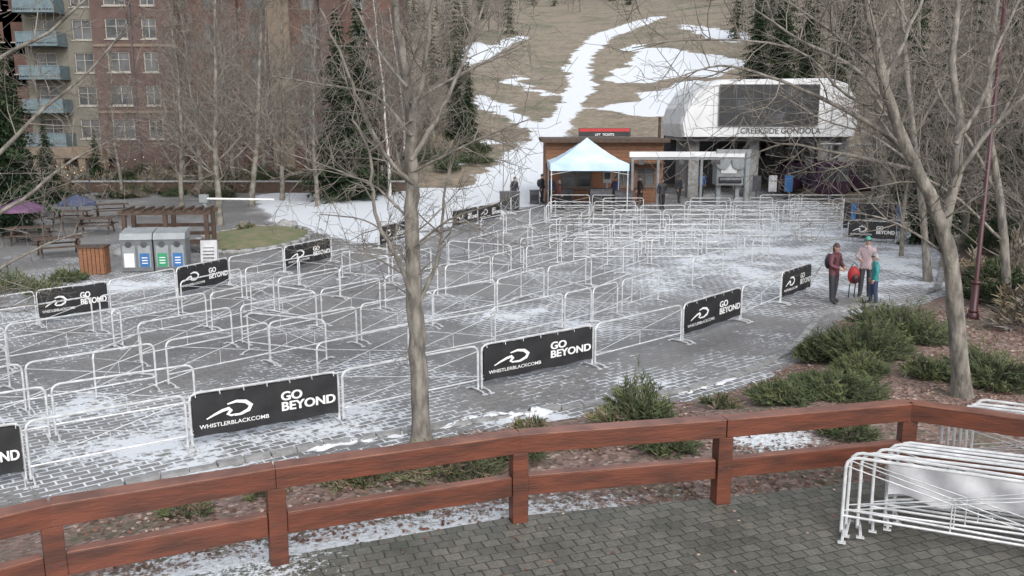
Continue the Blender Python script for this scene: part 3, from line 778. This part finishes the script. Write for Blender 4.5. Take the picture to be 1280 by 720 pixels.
for z in storeys[:-1]:
    xa,xb=X(44),X(94); zz=z
    q.box(((xa+xb)/2,Y-1.0,zz),(xb-xa,1.9,.18),'balc')
    n_=16
    for i in range(n_+1): q.box((xa+.04+(xb-xa-.08)*i/n_,Y-1.9,zz+.55),(.05,.05,.92),'balc')
    q.box(((xa+xb)/2,Y-1.9,zz+1.05),(xb-xa,.09,.08),'balc'); q.box(((xa+xb)/2,Y-1.9,zz+.6),(xb-xa-.1,.02,.75),'balc')
    for xx in (xa+.05,xb-.05): q.box((xx,Y-.98,zz+.6),(.05,1.7,.95),'balc')
q.obj('balconies',parent=hotel)
q=B(); q.box((X(200),Y+8,top+.1),(X(500)-X(-90),22,.4),'roof'); q.obj('roof',parent=hotel)
q=B(); rn=random.Random(5)
for (u0,v0,u1,v1,y) in [(60,206,190,192,72),(5,222,110,208,64)]:
    a,b_=AT(u0,v0,y),AT(u1,v1,y); P=[]
    for i in range(13):
        t=i/12; p=a.lerp(b_,t); p.z-=.9*4*t*(1-t)*.5; P.append(p); q.ball((p.x,p.y,p.z-.08),.036,'bulb',6,4)
    q.tube(P,.012,'steeldk',4)
    for e in (P[0],P[-1]): q.tube([(e.x,e.y,0),e],.05,'steeldk',6)
q.obj('string_lights')
q=B(); a=AT(60,240,62); b_=AT(520,240,66)
q.box(((a.x+b_.x)/2,66,.4),(b_.x-a.x,.4,.8),'dkwood'); q.box(((a.x+b_.x)/2,66,.85),(b_.x-a.x+.1,.6,.1),'stone'); q.obj('retaining_wall')
hp=shrub(71,1.2,1.0,1600,('fir2','juni2'),.22); hq=shrub(72,1.2,1.2,1400,('twig','drygrass'),.26); rn=random.Random(33); pp=[]
for i in range(95):
    u=rn.uniform(-20,600); y=rn.uniform(66.5,78) if u<480 else rn.uniform(72,92); x=(u-640)/F*y
    pp.append((int(rn.random()<.5),(x,y,float(max(hill(x,y),0))),rn.uniform(.8,1.8),rn.uniform(.8,1.7),rn.uniform(0,6)))
for i in range(14):
    u=rn.uniform(60,330); y=rn.uniform(60,65); x=(u-640)/F*y
    pp.append((int(rn.random()<.4),(x,y,0),rn.uniform(.6,1.2),rn.uniform(.5,.9),rn.uniform(0,6)))
merged('hedge',[hp,hq],pp)
# ------------------------------------------------------------ base area objects
def umbrella(u,v,y,k):
    q=B(); c=AT(u,v,y); R=1.0; n_=8
    vs=[(0,0,c.z+.45)]+[(R*math.cos(i*6.283/n_),R*math.sin(i*6.283/n_),c.z) for i in range(n_)]+[(R*math.cos(i*6.283/n_)*1.01,R*math.sin(i*6.283/n_)*1.01,c.z-.15) for i in range(n_)]
    q.add(vs,[(0,1+i,1+(i+1)%n_) for i in range(n_)]+[(1+i,1+n_+i,1+n_+(i+1)%n_,1+(i+1)%n_) for i in range(n_)],k)
    q.tube([(0,0,0),(0,0,c.z+.55)],.035,'steeldk',6); q.tube([(0,0,0),(0,0,.1)],[.3,.25],'steeldk',10)
    q.obj('patio_umbrella',loc=(c.x,c.y,0))
umbrella(26,260,40,'purple'); umbrella(96,253,48,'ublue')
def table(u,v,rz):
    q=B(); c=G(u,v)
    for i in range(5): q.box((0,-.32+.16*i,.75),(1.8,.14,.04),'dkwood')
    for s in(-1,1):
        q.box((0,s*.7,.45),(1.8,.26,.04),'dkwood')
        for x in(-.7,.7): q.tube([(x,s*.65,0),(x,s*.2,.73)],.04,'dkwood',5)
    for x in(-.7,.7): q.box((x,0,.42),(.05,1.5,.09),'dkwood')
    q.obj('picnic_table',loc=c,rz=rz)
table(40,305,.3); table(90,282,.1); table(140,272,.5); table(30,283,0); table(75,320,.6); table(120,292,.2)
c=G(197,338); q=B()
for i,(x,a1,a2) in enumerate([(-.58,'white','blue'),(.58,'green','blue')]):
    q.box((x,0,.62),(1.1,.75,1.16),'bin'); q.box((x,0,.03),(1.0,.65,.06),'steeldk')
    q.add([(x-.56,-.42,1.2),(x+.56,-.42,1.2),(x+.56,.4,1.2),(x-.56,.4,1.2),(x-.56,-.30,1.42),(x+.56,-.30,1.42),(x+.56,.4,1.55),(x-.56,.4,1.55)],[(0,1,5,4),(4,5,6,7),(2,3,7,6),(0,4,7,3),(1,2,6,5),(0,3,2,1)],'grey')
    for dx,k in((-.27,a1),(.27,a2)):
        q.box((x+dx,-.385,.58),(.44,.02,.8),'grey'); q.box((x+dx,-.40,.45),(.34,.012,.5),k)
        q.tube([(x+dx,-.39,1.02),(x+dx,-.40,1.02)],.12,'steeldk',12)
        for t in range(3): q.box((x+dx,-.41,.34+.1*t),(.2,.006,.03),'white')
q.obj('recycling_bin',loc=c,rz=.12)
c=G(263,332); q=B()
for s in(-1,1): q.box((0,s*.14,.5),(.6,.03,.98),'sheet',Matrix.Rotation(s*.2,3,'X'))
for i in range(6): q.box((0,-.275+.045*i*.9,.22+.12*i),(.4,.01,.035),'steeldk',Matrix.Rotation(-.2,3,'X'))
q.box((0,0,1.0),(.6,.05,.04),'steeldk'); q.obj('sandwich_board_sign',loc=c,rz=.15)
c=G(120,342); q=B()
for i in range(6): q.box((-.35+.14*i,-.3,.5),(.12,.03,.95),'hut'); q.box((-.35+.14*i,.3,.5),(.12,.03,.95),'hut')
for s in(-1,1):
    for i in range(4): q.box((s*.43,-.21+.14*i,.5),(.03,.12,.95),'hut')
q.box((0,0,1.0),(.95,.72,.05),'dkwood'); q.tube([(0,0,1.02),(0,0,1.04)],.16,'steeldk',12); q.obj('wooden_litter_bin',loc=c,rz=.1)
c=G(215,318); q=B()
for x in(-1.6,0,1.6):
    for y in(-.6,.6): q.box((x,y,.85),(.16,.16,1.7),'dkwood')
for y in(-.6,.6): q.box((0,y,1.78),(3.6,.2,.16),'dkwood')
for i in range(9): q.box((-1.6+.4*i,0,1.9),(.08,1.6,.08),'dkwood')
for z in(.45,.8,1.15): q.box((0,.6,z),(3.0,.05,.14),'dkwood')
q.box((0,.1,.45),(3.0,.5,.06),'dkwood'); q.obj('timber_pergola',loc=c,rz=.1)
a=AT(255,248,44); q=B(); q.tube([(0,0,0),(0,0,1.0)],.1,'grey',8); q.box((0,0,a.z),(.4,.3,.4),'grey'); q.tube([(0,-.1,a.z),(3.5,-.1,a.z-.05)],.05,'white',6); q.tube([(0,0,.9),(0,0,a.z)],.1,'grey',8)
q.obj('barrier_gate',loc=(a.x,a.y,0))
c=G(318,300); q=B(); n_=28; rings=6
vs=[(0,0,.4)];fs=[]
for r in range(1,rings+1):
    for i in range(n_):
        t=i*6.283/n_; rr=r/rings; vs.append((2.3*rr*math.cos(t),4.2*rr*math.sin(t),.4*(1-rr**2)+.1+noise.noise(Vector((rr*3*math.cos(t),rr*3*math.sin(t),1)))*.08))
for i in range(n_): fs.append((0,1+i,1+(i+1)%n_))
for r in range(rings-1):
    for i in range(n_): a=1+r*n_+i;b_=1+r*n_+(i+1)%n_; fs.append((a,a+n_,b_+n_,b_))
q.add(vs,fs,'grass')
for i in range(n_): t=(i+.5)*6.283/n_; q.box((2.38*math.cos(t),4.3*math.sin(t),.09),(.75,.22,.2),'stone',Matrix.Rotation(math.atan2(4.3*math.cos(t),-2.38*math.sin(t)),3,'Z'))
q.obj('lawn_mound',True,loc=c)
shrub(81,.5,.4,600,('juni2','drygrass'),.14).obj('small_shrub',loc=(c.x-.6,c.y+1,.35))
def boulder(u,v,r,s):
    q=B(); q.ball((0,0,r*.5),(r,r*.8,r*.75),'stone',12,8)
    q.v=[tuple(Vector(p)*(1+.28*noise.noise(Vector(p)*2+Vector((s,0,0))))) for p in q.v]; q.obj('boulder',loc=G(u,v))
boulder(356,288,.45,1); boulder(366,284,.3,4); boulder(150,320,.3,7)
for i,(u,v,R_,h_) in enumerate([(60,368,.8,.5),(20,362,.9,.6),(85,352,.6,.4)]):
    p_=G(u,v); shrub(90+i,R_,h_,1800,('juni1','juni2'),.14).obj('juniper_shrub',loc=p_)
# ------------------------------------------------------------ ticket hut
y=58.0
def XX(u,y): return AT(u,230,y).x
hut=empty('ticket_hut'); q=B(); xa,xb=XX(682,y),XX(828,y); hz=AT(0,178,y).z
ops=[(XX(700,y),XX(740,y),1.0,2.3),(XX(768,y),XX(790,y),1.1,2.3),(XX(795,y),XX(819,y),1.1,2.3)]
facade(q,xa,xb,0,hz,y,ops,'hut',.12,'framedk')
q.add([(xa,y,0),(xa,y+5,0),(xa,y+5,hz),(xa,y,hz),(xb,y,0),(xb,y+5,0),(xb,y+5,hz),(xb,y,hz)],[(0,1,2,3),(4,7,6,5),(1,5,6,2)],'hut')
for i in range(16): q.box(((xa+xb)/2,y-.012,.12+.24*i),(xb-xa,.01,.02),'dkwood') if not(1.0<.12+.24*i<2.35) else None
q.obj('walls',parent=hut)
q=B(); q.box(((xa+xb)/2,y+2.3,hz+.12),(xb-xa+.6,6,.22),'dkwood'); q.box(((xa+xb)/2,y-.4,2.62),(xb-xa,.9,.08),'dkwood'); q.obj('roof',parent=hut)
q=B(); sa,sb=XX(722,y),XX(786,y); sz0,sz1=AT(0,173,y).z+.12,AT(0,162,y).z+.1
q.box(((sa+sb)/2,y-.2,(sz0+sz1)/2),(sb-sa,.08,sz1-sz0),'banner'); q.box(((sa+sb)/2,y-.246,sz1-.12),(sb-sa-.1,.01,.2),'red')
vs,fs=text_mesh('LIFT  TICKETS',.2,.003,'CENTER'); q.add([((sa+sb)/2+a[0],y-.256,sz0+.06+a[1]) for a in vs],fs,'white'); q.obj('roof_sign',parent=hut)
q=B(); p=AT(825,146,61); q.tube([(p.x,61,0),(p.x,61,p.z)],.1,'dkwood',8); q.obj('timber_post')
# tent
q=B(); y=52; xa,xb=XX(688,y),XX(786,y); cx=(xa+xb)/2; R=(xb-xa)/2; ez=AT(0,212,y).z; ev=AT(0,205,y).z; ap=AT(0,173,y).z
def canz(a,b_):
    t=max(abs(a),abs(b_)); return ev+(ap-ev)*(1-t)**1.25
N2=10; vs=[];fs=[]
for i in range(N2+1):
    for j in range(N2+1):
        a=-1+2*i/N2;b_=-1+2*j/N2; vs.append((cx+R*a,y+R+R*b_,canz(a,b_)))
for i in range(N2):
    for j in range(N2): k=i*(N2+1)+j; fs.append((k,k+N2+1,k+N2+2,k+1))
q.add(vs,fs,'canopy')
for s in(-1,1):
    q.box((cx,y+R+s*R,(ez+ev)/2-.03),(2*R+.02,.02,ev-ez+.1),'canopy'); q.box((cx+s*R,y+R,(ez+ev)/2-.03),(.02,2*R,ev-ez+.1),'canopy')
    for s2 in(-1,1): q.tube([(cx+s*(R-.06),y+R+s2*(R-.06),0),(cx+s*(R-.06),y+R+s2*(R-.06),ev)],.035,'steel',6)
    q.tube([(cx-R,y+R+s*(R-.06),ez-.3),(cx,y+R+s*(R-.06),ez+.1),(cx+R,y+R+s*(R-.06),ez-.3)],.02,'steel',4)
q.obj('canopy_tent')
def crate(u,v,wd,dp,hh,name,k='steeldk'):
    q=B(); q.box((0,0,hh/2+.06),(wd,dp,hh),k); q.box((0,0,hh+.085),(wd+.06,dp+.06,.05),'steeldk'); q.box((0,-dp/2-.01,hh*.55),(wd*.8,.02,hh*.5),'banner')
    for x in(-1,1): q.tube([(x*wd*.4,-dp/2,.05),(x*wd*.4,dp/2,.05)],.05,'steeldk',6)
    q.obj(name,loc=G(u,v))
crate(750,263,1.3,.9,1.2,'equipment_crate'); crate(779,264,1.1,.8,1.1,'equipment_crate'); crate(637,262,1.2,.7,1.0,'equipment_crate'); crate(668,255,.6,.5,.8,'equipment_crate'); crate(708,256,.8,.6,.9,'equipment_crate')
p=G(758,262); q=B(); q.tube([(0,0,0),(0,0,1.9)],.06,'grey',8); q.box((0,0,2.0),(.5,.3,.75),'grey'); q.box((0,-.16,2.05),(.36,.02,.4),'banner'); q.obj('information_kiosk',loc=p)
# access gantry
y=54; q=B(); xa,xb=XX(786,y),XX(934,y); z=AT(0,193,y).z
q.box(((xa+xb)/2,y,z),(xb-xa,.3,.32),'terminal'); q.box(((xa+xb)/2,y,z-.25),(xb-xa-.3,.12,.12),'grey')
for uu in(790,822,876,932): q.tube([(XX(uu,y),y,0),(XX(uu,y),y,z)],.09,'grey',8)
for uu in(800,850,895): q.box((XX(uu,y),y-.18,z-.45),(.3,.12,.3),'steeldk')
q.obj('access_gantry')
q=B(); p=G(931,272); zt=AT(931,187,p.y).z; q.tube([(0,0,0),(0,0,zt)],.16,'grey',10); q.box((0,0,.04),(.5,.5,.08),'grey'); q.box((-.8,0,zt-.1),(1.9,.25,.22),'grey'); q.obj('steel_post',loc=p)
y=57; q=B(); c=AT(910,214,y); q.box((c.x,y,c.z),(1.7,1.2,1.7),'grey'); q.box((c.x-.1,y-.62,c.z+.2),(1.0,.05,.6),'terminal'); q.tube([(c.x-.7,y-.65,c.z-.5),(c.x+.7,y-.65,c.z-.5)],.2,'steeldk',10)
q.tube([(c.x-.5,y-.75,c.z+.6),(c.x-.5,y+.75,c.z+.6)],.45,'grey',16); q.tube([(c.x+.5,y-.75,c.z+.6),(c.x+.5,y+.75,c.z+.6)],.45,'grey',16)
for s in(-.6,.6): q.box((c.x+s,y,(c.z-.8)/2),(.25,.4,c.z-.8),'grey')
q.obj('lift_drive_unit')
# ------------------------------------------------------------ gondola terminal
y=60; tm=empty('gondola_terminal'); q=B()
prof=[(852,172),(850,155),(856,135),(868,116),(884,104),(900,99),(1040,97),(1062,104),(1074,125),(1076,150),(1070,172)]
P=[AT(u,v,y) for u,v in prof]; n_=len(P); dep=8
cz=AT(0,140,y).z; cxx=AT(960,140,y).x
ringsY=[(0,.965),(.25,.99),(.7,1.0),(dep-.7,1.0),(dep,.95)]
vs=[]
for dy,s in ringsY:
    for p in P: vs.append((cxx+(p.x-cxx)*s,y+dy,cz+(p.z-cz)*s))
fs=[tuple(range(n_)),tuple(4*n_+i for i in reversed(range(n_)))]
for r in range(4):
    for i in range(n_): a=r*n_+i;b_=r*n_+(i+1)%n_; fs.append((a,a+n_,b_+n_,b_))
q.add(vs,fs,'terminal')
for uu in(888,1034): q.box((XX(uu,y),y-.01,cz-.05),(.03,.02,3.4),'grey')
q.obj('shell',False,parent=tm)
q=B(); a=AT(900,106,y);b_=AT(1021,157,y); cx=(a.x+b_.x)/2
q.box((cx,y-.05,(a.z+b_.z)/2),(b_.x-a.x,.1,a.z-b_.z),'banner')
for i in range(7): xx=a.x+(b_.x-a.x)*i/6; q.box((xx,y-.115,(a.z+b_.z)/2),(.06,.03,a.z-b_.z),'steeldk')
for i in range(4): zz=b_.z+(a.z-b_.z)*i/3; q.box((cx,y-.118,zz),(b_.x-a.x+.06,.03,.06),'steeldk')
for i,j in((1,1),(3,0),(4,2)): q.box((a.x+(b_.x-a.x)*(i+.5)/6,y-.108,b_.z+(a.z-b_.z)*(j+.5)/3),((b_.x-a.x)/6-.2,.01,(a.z-b_.z)/3-.2),'glass')
q.obj('window_band',parent=tm)
q=B(); vs,fs=text_mesh('CREEKSIDE GONDOLA',.52,.008,'CENTER'); p=AT(975,168,y); q.add([(p.x+a_[0],y-.03,p.z+.06+a_[1]) for a_ in vs],fs,'steeldk')
q.obj('lettering',parent=tm)
q=B(); zb=AT(0,172,y).z
for uu in(872,948,1062):
    q.box((XX(uu,y),y+2,zb/2),(.7,.9,zb),'stone'); q.box((XX(uu,y),y+6,zb/2),(.7,.9,zb),'stone')
q.box((cxx+1,y+8,zb/2),(13,.2,zb),'steeldk'); q.box((cxx,y+4,zb-.15),(11,7,.2),'steeldk')
for uu,vv in((960,190),(985,186),(1020,192)): q.box((XX(uu,y),y+5,zb-1.0),(1.6,2.0,.7),'roof')
q.obj('supports',parent=tm)
def cabin(u,v,y,sc=1):
    q=B(); c=AT(u,v,y)
    prof=[(-1.0,.35),(-1.05,.9),(-.9,1.6),(-.6,1.95),(.6,1.95),(.9,1.6),(1.05,.9),(1.0,.35),(.7,.05),(-.7,.05)]
    n_=len(prof); vs=[]
    for dy,s in((-.95,.88),(-.8,1),(.8,1),(.95,.88)):
        for x,z in prof: vs.append((x*s,dy,1+(z-1)*s))
    fs=[tuple(range(n_)),tuple(3*n_+i for i in reversed(range(n_)))]
    for r in range(3):
        for i in range(n_): a=r*n_+i;b_=r*n_+(i+1)%n_; fs.append((a,a+n_,b_+n_,b_))
    q.add(vs,fs,'cabin')
    q.box((-.4,-.96,1.25),(.7,.03,.8),'glass'); q.box((.4,-.96,1.25),(.7,.03,.8),'glass')
    for s in(-1,1): q.box((s*1.0,0,1.25),(.05,1.2,.7),'glass')
    q.tube([(0,0,1.95),(0,0,2.9)],.06,'grey',6); q.tube([(-.6,0,2.9),(.6,0,2.9)],.08,'grey',6)
    o=q.obj('gondola_cabin',loc=(c.x,c.y,.45)); o.scale=(sc,sc,sc)
cabin(1036,225,59,1.15); cabin(990,222,64); cabin(1078,225,62,1.1)
q=B()
for i in range(3): q.box((XX(948+20*i,60),60.4,1.1),(.55,.08,1.1),('steeldk','sheet','blue')[i]); q.box((XX(948+20*i,60),60.4,.3),(.08,.08,.6),'steeldk'); q.box((XX(948+20*i,60),60.4,.03),(.5,.4,.06),'steeldk')
q.obj('information_board')
p0,p1=G(1052,295),G(1122,300)
q=B()
for p in(p0,p1): q.tube([(p.x,p.y,0),(p.x,p.y,1.75)],.04,'steel',6)
c=(p0+p1)/2; L=(p1-p0).length; R=Matrix.Rotation(math.atan2((p1-p0).y,(p1-p0).x),3,'Z')
q.box((c.x,c.y,1.0),(L,.04,1.2),'banner',R)
for t in(.18,.97): p=p0.lerp(p1,t); q.box((p.x,p.y-.05,1.0),(.22,.03,1.15),'blue',R)
q.obj('sponsor_banner')
seg_barrier(G(1058,302),G(1120,305),True)
# lamp post on the right
p=G(1215,404,.3); q=B(); zt=8.5
q.tube([(0,0,0),(0,0,.25),(0,0,.3),(0,0,1.0),(0,0,1.1),(0,0,zt)],[.15,.15,.10,.09,.06,.05],'lamp',12)
for z in(.3,1.05,zt-.3): q.tube([(0,0,z),(0,0,z+.07)],.12 if z<2 else .09,'lamp',12)
q.tube([(0,0,zt),(0,0,zt+.1),(0,0,zt+.4),(0,0,zt+.6)],[.08,.2,.3,.03],'lamp',10); q.obj('street_lamp',True,loc=p)
# ------------------------------------------------------------ people
def person(name,pos,rz,h,jacket,pants,hat,pose=None,pack=None,hatk='beanie',stride=.12,longhair=None):
    s=h/1.75
    root=empty(name,pos,rz)
    P={'pel':(0,0,.95),'spi':(0,0,1.15),'che':(0,-.01,1.34),'nec':(0,-.01,1.48),'nk2':(0,-.02,1.56),
     'sl':(-.18,0,1.41),'sr':(.18,0,1.41),'el':(-.25,.02,1.14),'er':(.25,.02,1.14),'wl':(-.25,-.08,.90),'wr':(.25,-.08,.90),
     'hl':(-.10,0,.90),'hr':(.10,0,.90),'kl':(-.11,-stride*.7,.50),'kr':(.11,stride*.2,.50),'al':(-.11,-stride,.09),'ar':(.11,stride,.10),'tl':(-.13,-stride-.18,.045),'tr':(.13,stride-.18,.045)}
    if pose: P.update(pose)
    Rr={'pel':.155,'spi':.15,'che':.165,'nec':.08,'nk2':.055,'sl':.095,'sr':.095,'el':.07,'er':.07,'wl':.048,'wr':.048,'hl':.11,'hr':.11,'kl':.085,'kr':.085,'al':.065,'ar':.065,'tl':.05,'tr':.05}
    ks=list(P); idx={k:i for i,k in enumerate(ks)}
    E=[('pel','spi'),('spi','che'),('che','nec'),('nec','nk2'),('che','sl'),('che','sr'),('sl','el'),('sr','er'),('el','wl'),('er','wr'),('pel','hl'),('pel','hr'),('hl','kl'),('hr','kr'),('kl','al'),('kr','ar'),('al','tl'),('ar','tr')]
    me=bpy.data.meshes.new('sk'); me.from_pydata([tuple(c*s for c in P[k]) for k in ks],[(idx[a],idx[b_]) for a,b_ in E],[])
    o=bpy.data.objects.new('sk',me); scn.collection.objects.link(o)
    md=o.modifiers.new('s','SKIN'); md.use_smooth_shade=True
    if not me.skin_vertices:
        bpy.context.view_layer.objects.active=o; bpy.ops.mesh.customdata_skin_add()
    sv=me.skin_vertices[0].data
    for k in ks: r=Rr[k]*s; sv[idx[k]].radius=(r,r*(.72 if k in('spi','che','pel') else 1))
    sv[idx['pel']].use_root=True
    sb=o.modifiers.new('u','SUBSURF'); sb.levels=2; sb.render_levels=2
    bpy.context.view_layer.update()
    dg=bpy.context.evaluated_depsgraph_get(); bm=bpy.data.meshes.new_from_object(o.evaluated_get(dg)); bpy.data.objects.remove(o)
    bm.name='body'; bm.materials.clear()
    mj,mpn,mb=flat('jacket',jacket),flat('trousers',pants),flat('boots',(.03,.03,.03))
    for m_ in(mj,mpn,mb,M['skin']): bm.materials.append(m_)
    for p_ in bm.polygons:
        p_.use_smooth=True; c=p_.center/s
        arm=abs(c.x)>.19 and c.z>.8 or c.y<-.2 and c.z>.8
        p_.material_index=3 if c.z>1.53 else 2 if c.z<.14 else 1 if (c.z<.84 and not arm) else 0
    place(bm,'body',parent=root)
    q=B(); hc=Vector(P['nk2'])+Vector((0,-.01,.10)); hm=flat('headgear',hat)
    q.ball(hc,(.076,.094,.112),'skin',16,12); q.tube([hc+Vector((0,-.088,.02)),hc+Vector((0,-.115,-.02)),hc+Vector((0,-.09,-.03))],[.008,.016,.01],'skin',6)
    for sx in(-1,1):
        q.ball(hc+Vector((sx*.03,-.083,.015)),(.012,.008,.008),'steeldk',6,4); q.ball(hc+Vector((sx*.078,0,0)),(.012,.025,.032),'skin',6,5)
    q.box(hc+Vector((0,-.088,-.055)),(.045,.01,.008),'red')
    sc=1.18 if hatk=='helmet' else 1.1; vs=[];fs=[]; sg=16; rg=6
    for i in range(rg+1):
        ph=(math.pi*.52)*i/rg
        for j in range(sg):
            t=6.283*j/sg; vs.append(hc+Vector((.08*sc*math.sin(ph)*math.cos(t),.1*sc*math.sin(ph)*math.sin(t)+.008,.118*sc*math.cos(ph)+.01-(.03 if math.sin(t)>0 else 0)*math.sin(ph))))
    for i in range(rg):
        for j in range(sg): a=i*sg+j;b_=i*sg+(j+1)%sg; fs.append((a,a+sg,b_+sg,b_))
    q.add(vs,fs,hm)
    if hatk=='helmet': q.tube([hc+Vector((.09*math.cos(t),-.02+.105*math.sin(t),.035)) for t in [math.pi*(1+.1*i) for i in range(11)]],.022,'steeldk',6)
    if longhair:
        hr=flat('hair',longhair)
        q.ball(hc+Vector((0,.055,-.05)),(.085,.06,.13),hr,12,8)
    q.v=[tuple(Vector(v)*s) for v in q.v]; q.obj('head',True,parent=root)
    q=B()
    for sd,e,w_ in((-1,'el','wl'),(1,'er','wr')):
        W=Vector(P[w_]); d=(W-Vector(P[e])).normalized(); sdv=d.orthogonal().normalized() if abs(d.z)<.5 else Vector((0,1,0)); sdv=(sdv-d*sdv.dot(d)).normalized(); nrm=d.cross(sdv)
        q.tube([W,W+d*.04,W+d*.09],[.03,.036,.03],'skin',8)
        for i,(o_,ln) in enumerate([(-.027,.07),(-.009,.08),(.009,.075),(.027,.06)]):
            b0=W+d*.085+sdv*o_; q.tube([b0,b0+d*ln*.5+nrm*.008*sd,b0+d*ln*.85-nrm*.02*sd],[.0095,.009,.007],'skin',5)
        b0=W+d*.03-sdv*.03; q.tube([b0,b0+d*.035-sdv*.025,b0+d*.06-sdv*.028],[.012,.01,.008],'skin',5)
    q.tube([(0,-.01,1.46),(0,-.015,1.535)],[.085,.075],mj,12)
    q.v=[tuple(Vector(v)*s) for v in q.v]; q.obj('hands_and_collar',True,parent=root)
    if pack:
        pk=flat('backpack',pack); q=B(); q.ball((0,.2,1.22),(.16,.11,.24),pk,12,8)
        for sx in(-1,1): q.tube([(sx*.1,.12,1.42),(sx*.12,-.03,1.47),(sx*.13,-.14,1.32),(sx*.13,-.06,1.08),(sx*.12,.12,1.04)],.018,pk,5)
        q.v=[tuple(Vector(v)*s) for v in q.v]; q.obj('backpack',True,parent=root)
    return root
g=lambda u,v:G(u,v)+Vector((0,0,.014))
person('person',g(1040,379),math.radians(35),1.80,(.12,.035,.045),(.03,.03,.035),(.06,.035,.03),pose={'er':(.27,-.02,1.16),'wr':(.12,-.24,1.08),'el':(-.25,-.04,1.15),'wl':(-.10,-.24,1.06)},pack=(.03,.03,.05),longhair=(.06,.035,.02),stride=.05)
person('person',g(1080,371),math.radians(-30),1.86,(.42,.33,.35),(.04,.04,.05),(.05,.33,.24),hatk='helmet',pose={'el':(-.27,-.05,1.16),'wl':(-.12,-.26,1.12)},stride=.06)
person('person',g(1091,381),math.radians(-100),1.52,(.03,.25,.26),(.03,.05,.12),(.35,.35,.36),hatk='helmet',stride=.08)
q=B(); c=G(1065,372); q.ball((c.x,c.y,.72),(.19,.15,.28),'red',14,10); q.ball((c.x+.02,c.y-.12,.62),(.13,.08,.16),'lamp',10,8); q.tube([(c.x-.1,c.y,.98),(c.x,c.y,1.12),(c.x+.12,c.y,.98)],.015,'steeldk',5); q.tube([(c.x+.08,c.y,.46),(c.x+.06,c.y+.02,0.014)],.02,'steeldk',5); q.tube([(c.x-.1,c.y,.46),(c.x-.12,c.y,.014)],.02,'steeldk',5)
q.obj('red_backpack',True)
K=(.02,.02,.02)
person('person',g(827,262),math.radians(10),1.85,(.02,.02,.025),K,(.03,.03,.03))
person('person',g(677,254),math.radians(60),1.85,(.02,.025,.04),(.02,.02,.025),K,pack=(.03,.03,.04))
person('person',g(689,256),math.radians(-40),1.82,(.03,.05,.10),K,K,hatk='helmet')
person('person',g(876,247),math.radians(0),1.75,(.05,.10,.25),(.03,.03,.03),(.1,.1,.1),hatk='helmet')
person('person',g(1005,246),math.radians(30),1.75,(.02,.03,.05),K,(.3,.3,.3),hatk='helmet')
person('person',g(985,248),math.radians(-30),1.75,(.03,.03,.04),K,(.1,.02,.02),hatk='helmet')
person('person',g(643,256),math.radians(30),1.75,(.02,.02,.03),K,(.03,.03,.03))
person('person',g(800,256),math.radians(-60),1.78,(.04,.03,.03),K,(.03,.03,.03))
person('person',g(722,252),math.radians(0),1.75,(.05,.05,.06),K,(.3,.05,.05))
person('person',g(848,254),math.radians(40),1.75,(.02,.02,.03),K,K,hatk='helmet')
person('person',g(699,262),math.radians(100),1.75,(.12,.03,.03),K,(.3,.3,.3),hatk='helmet')
person('person',g(769,256),math.radians(-20),1.75,(.03,.04,.09),K,K)
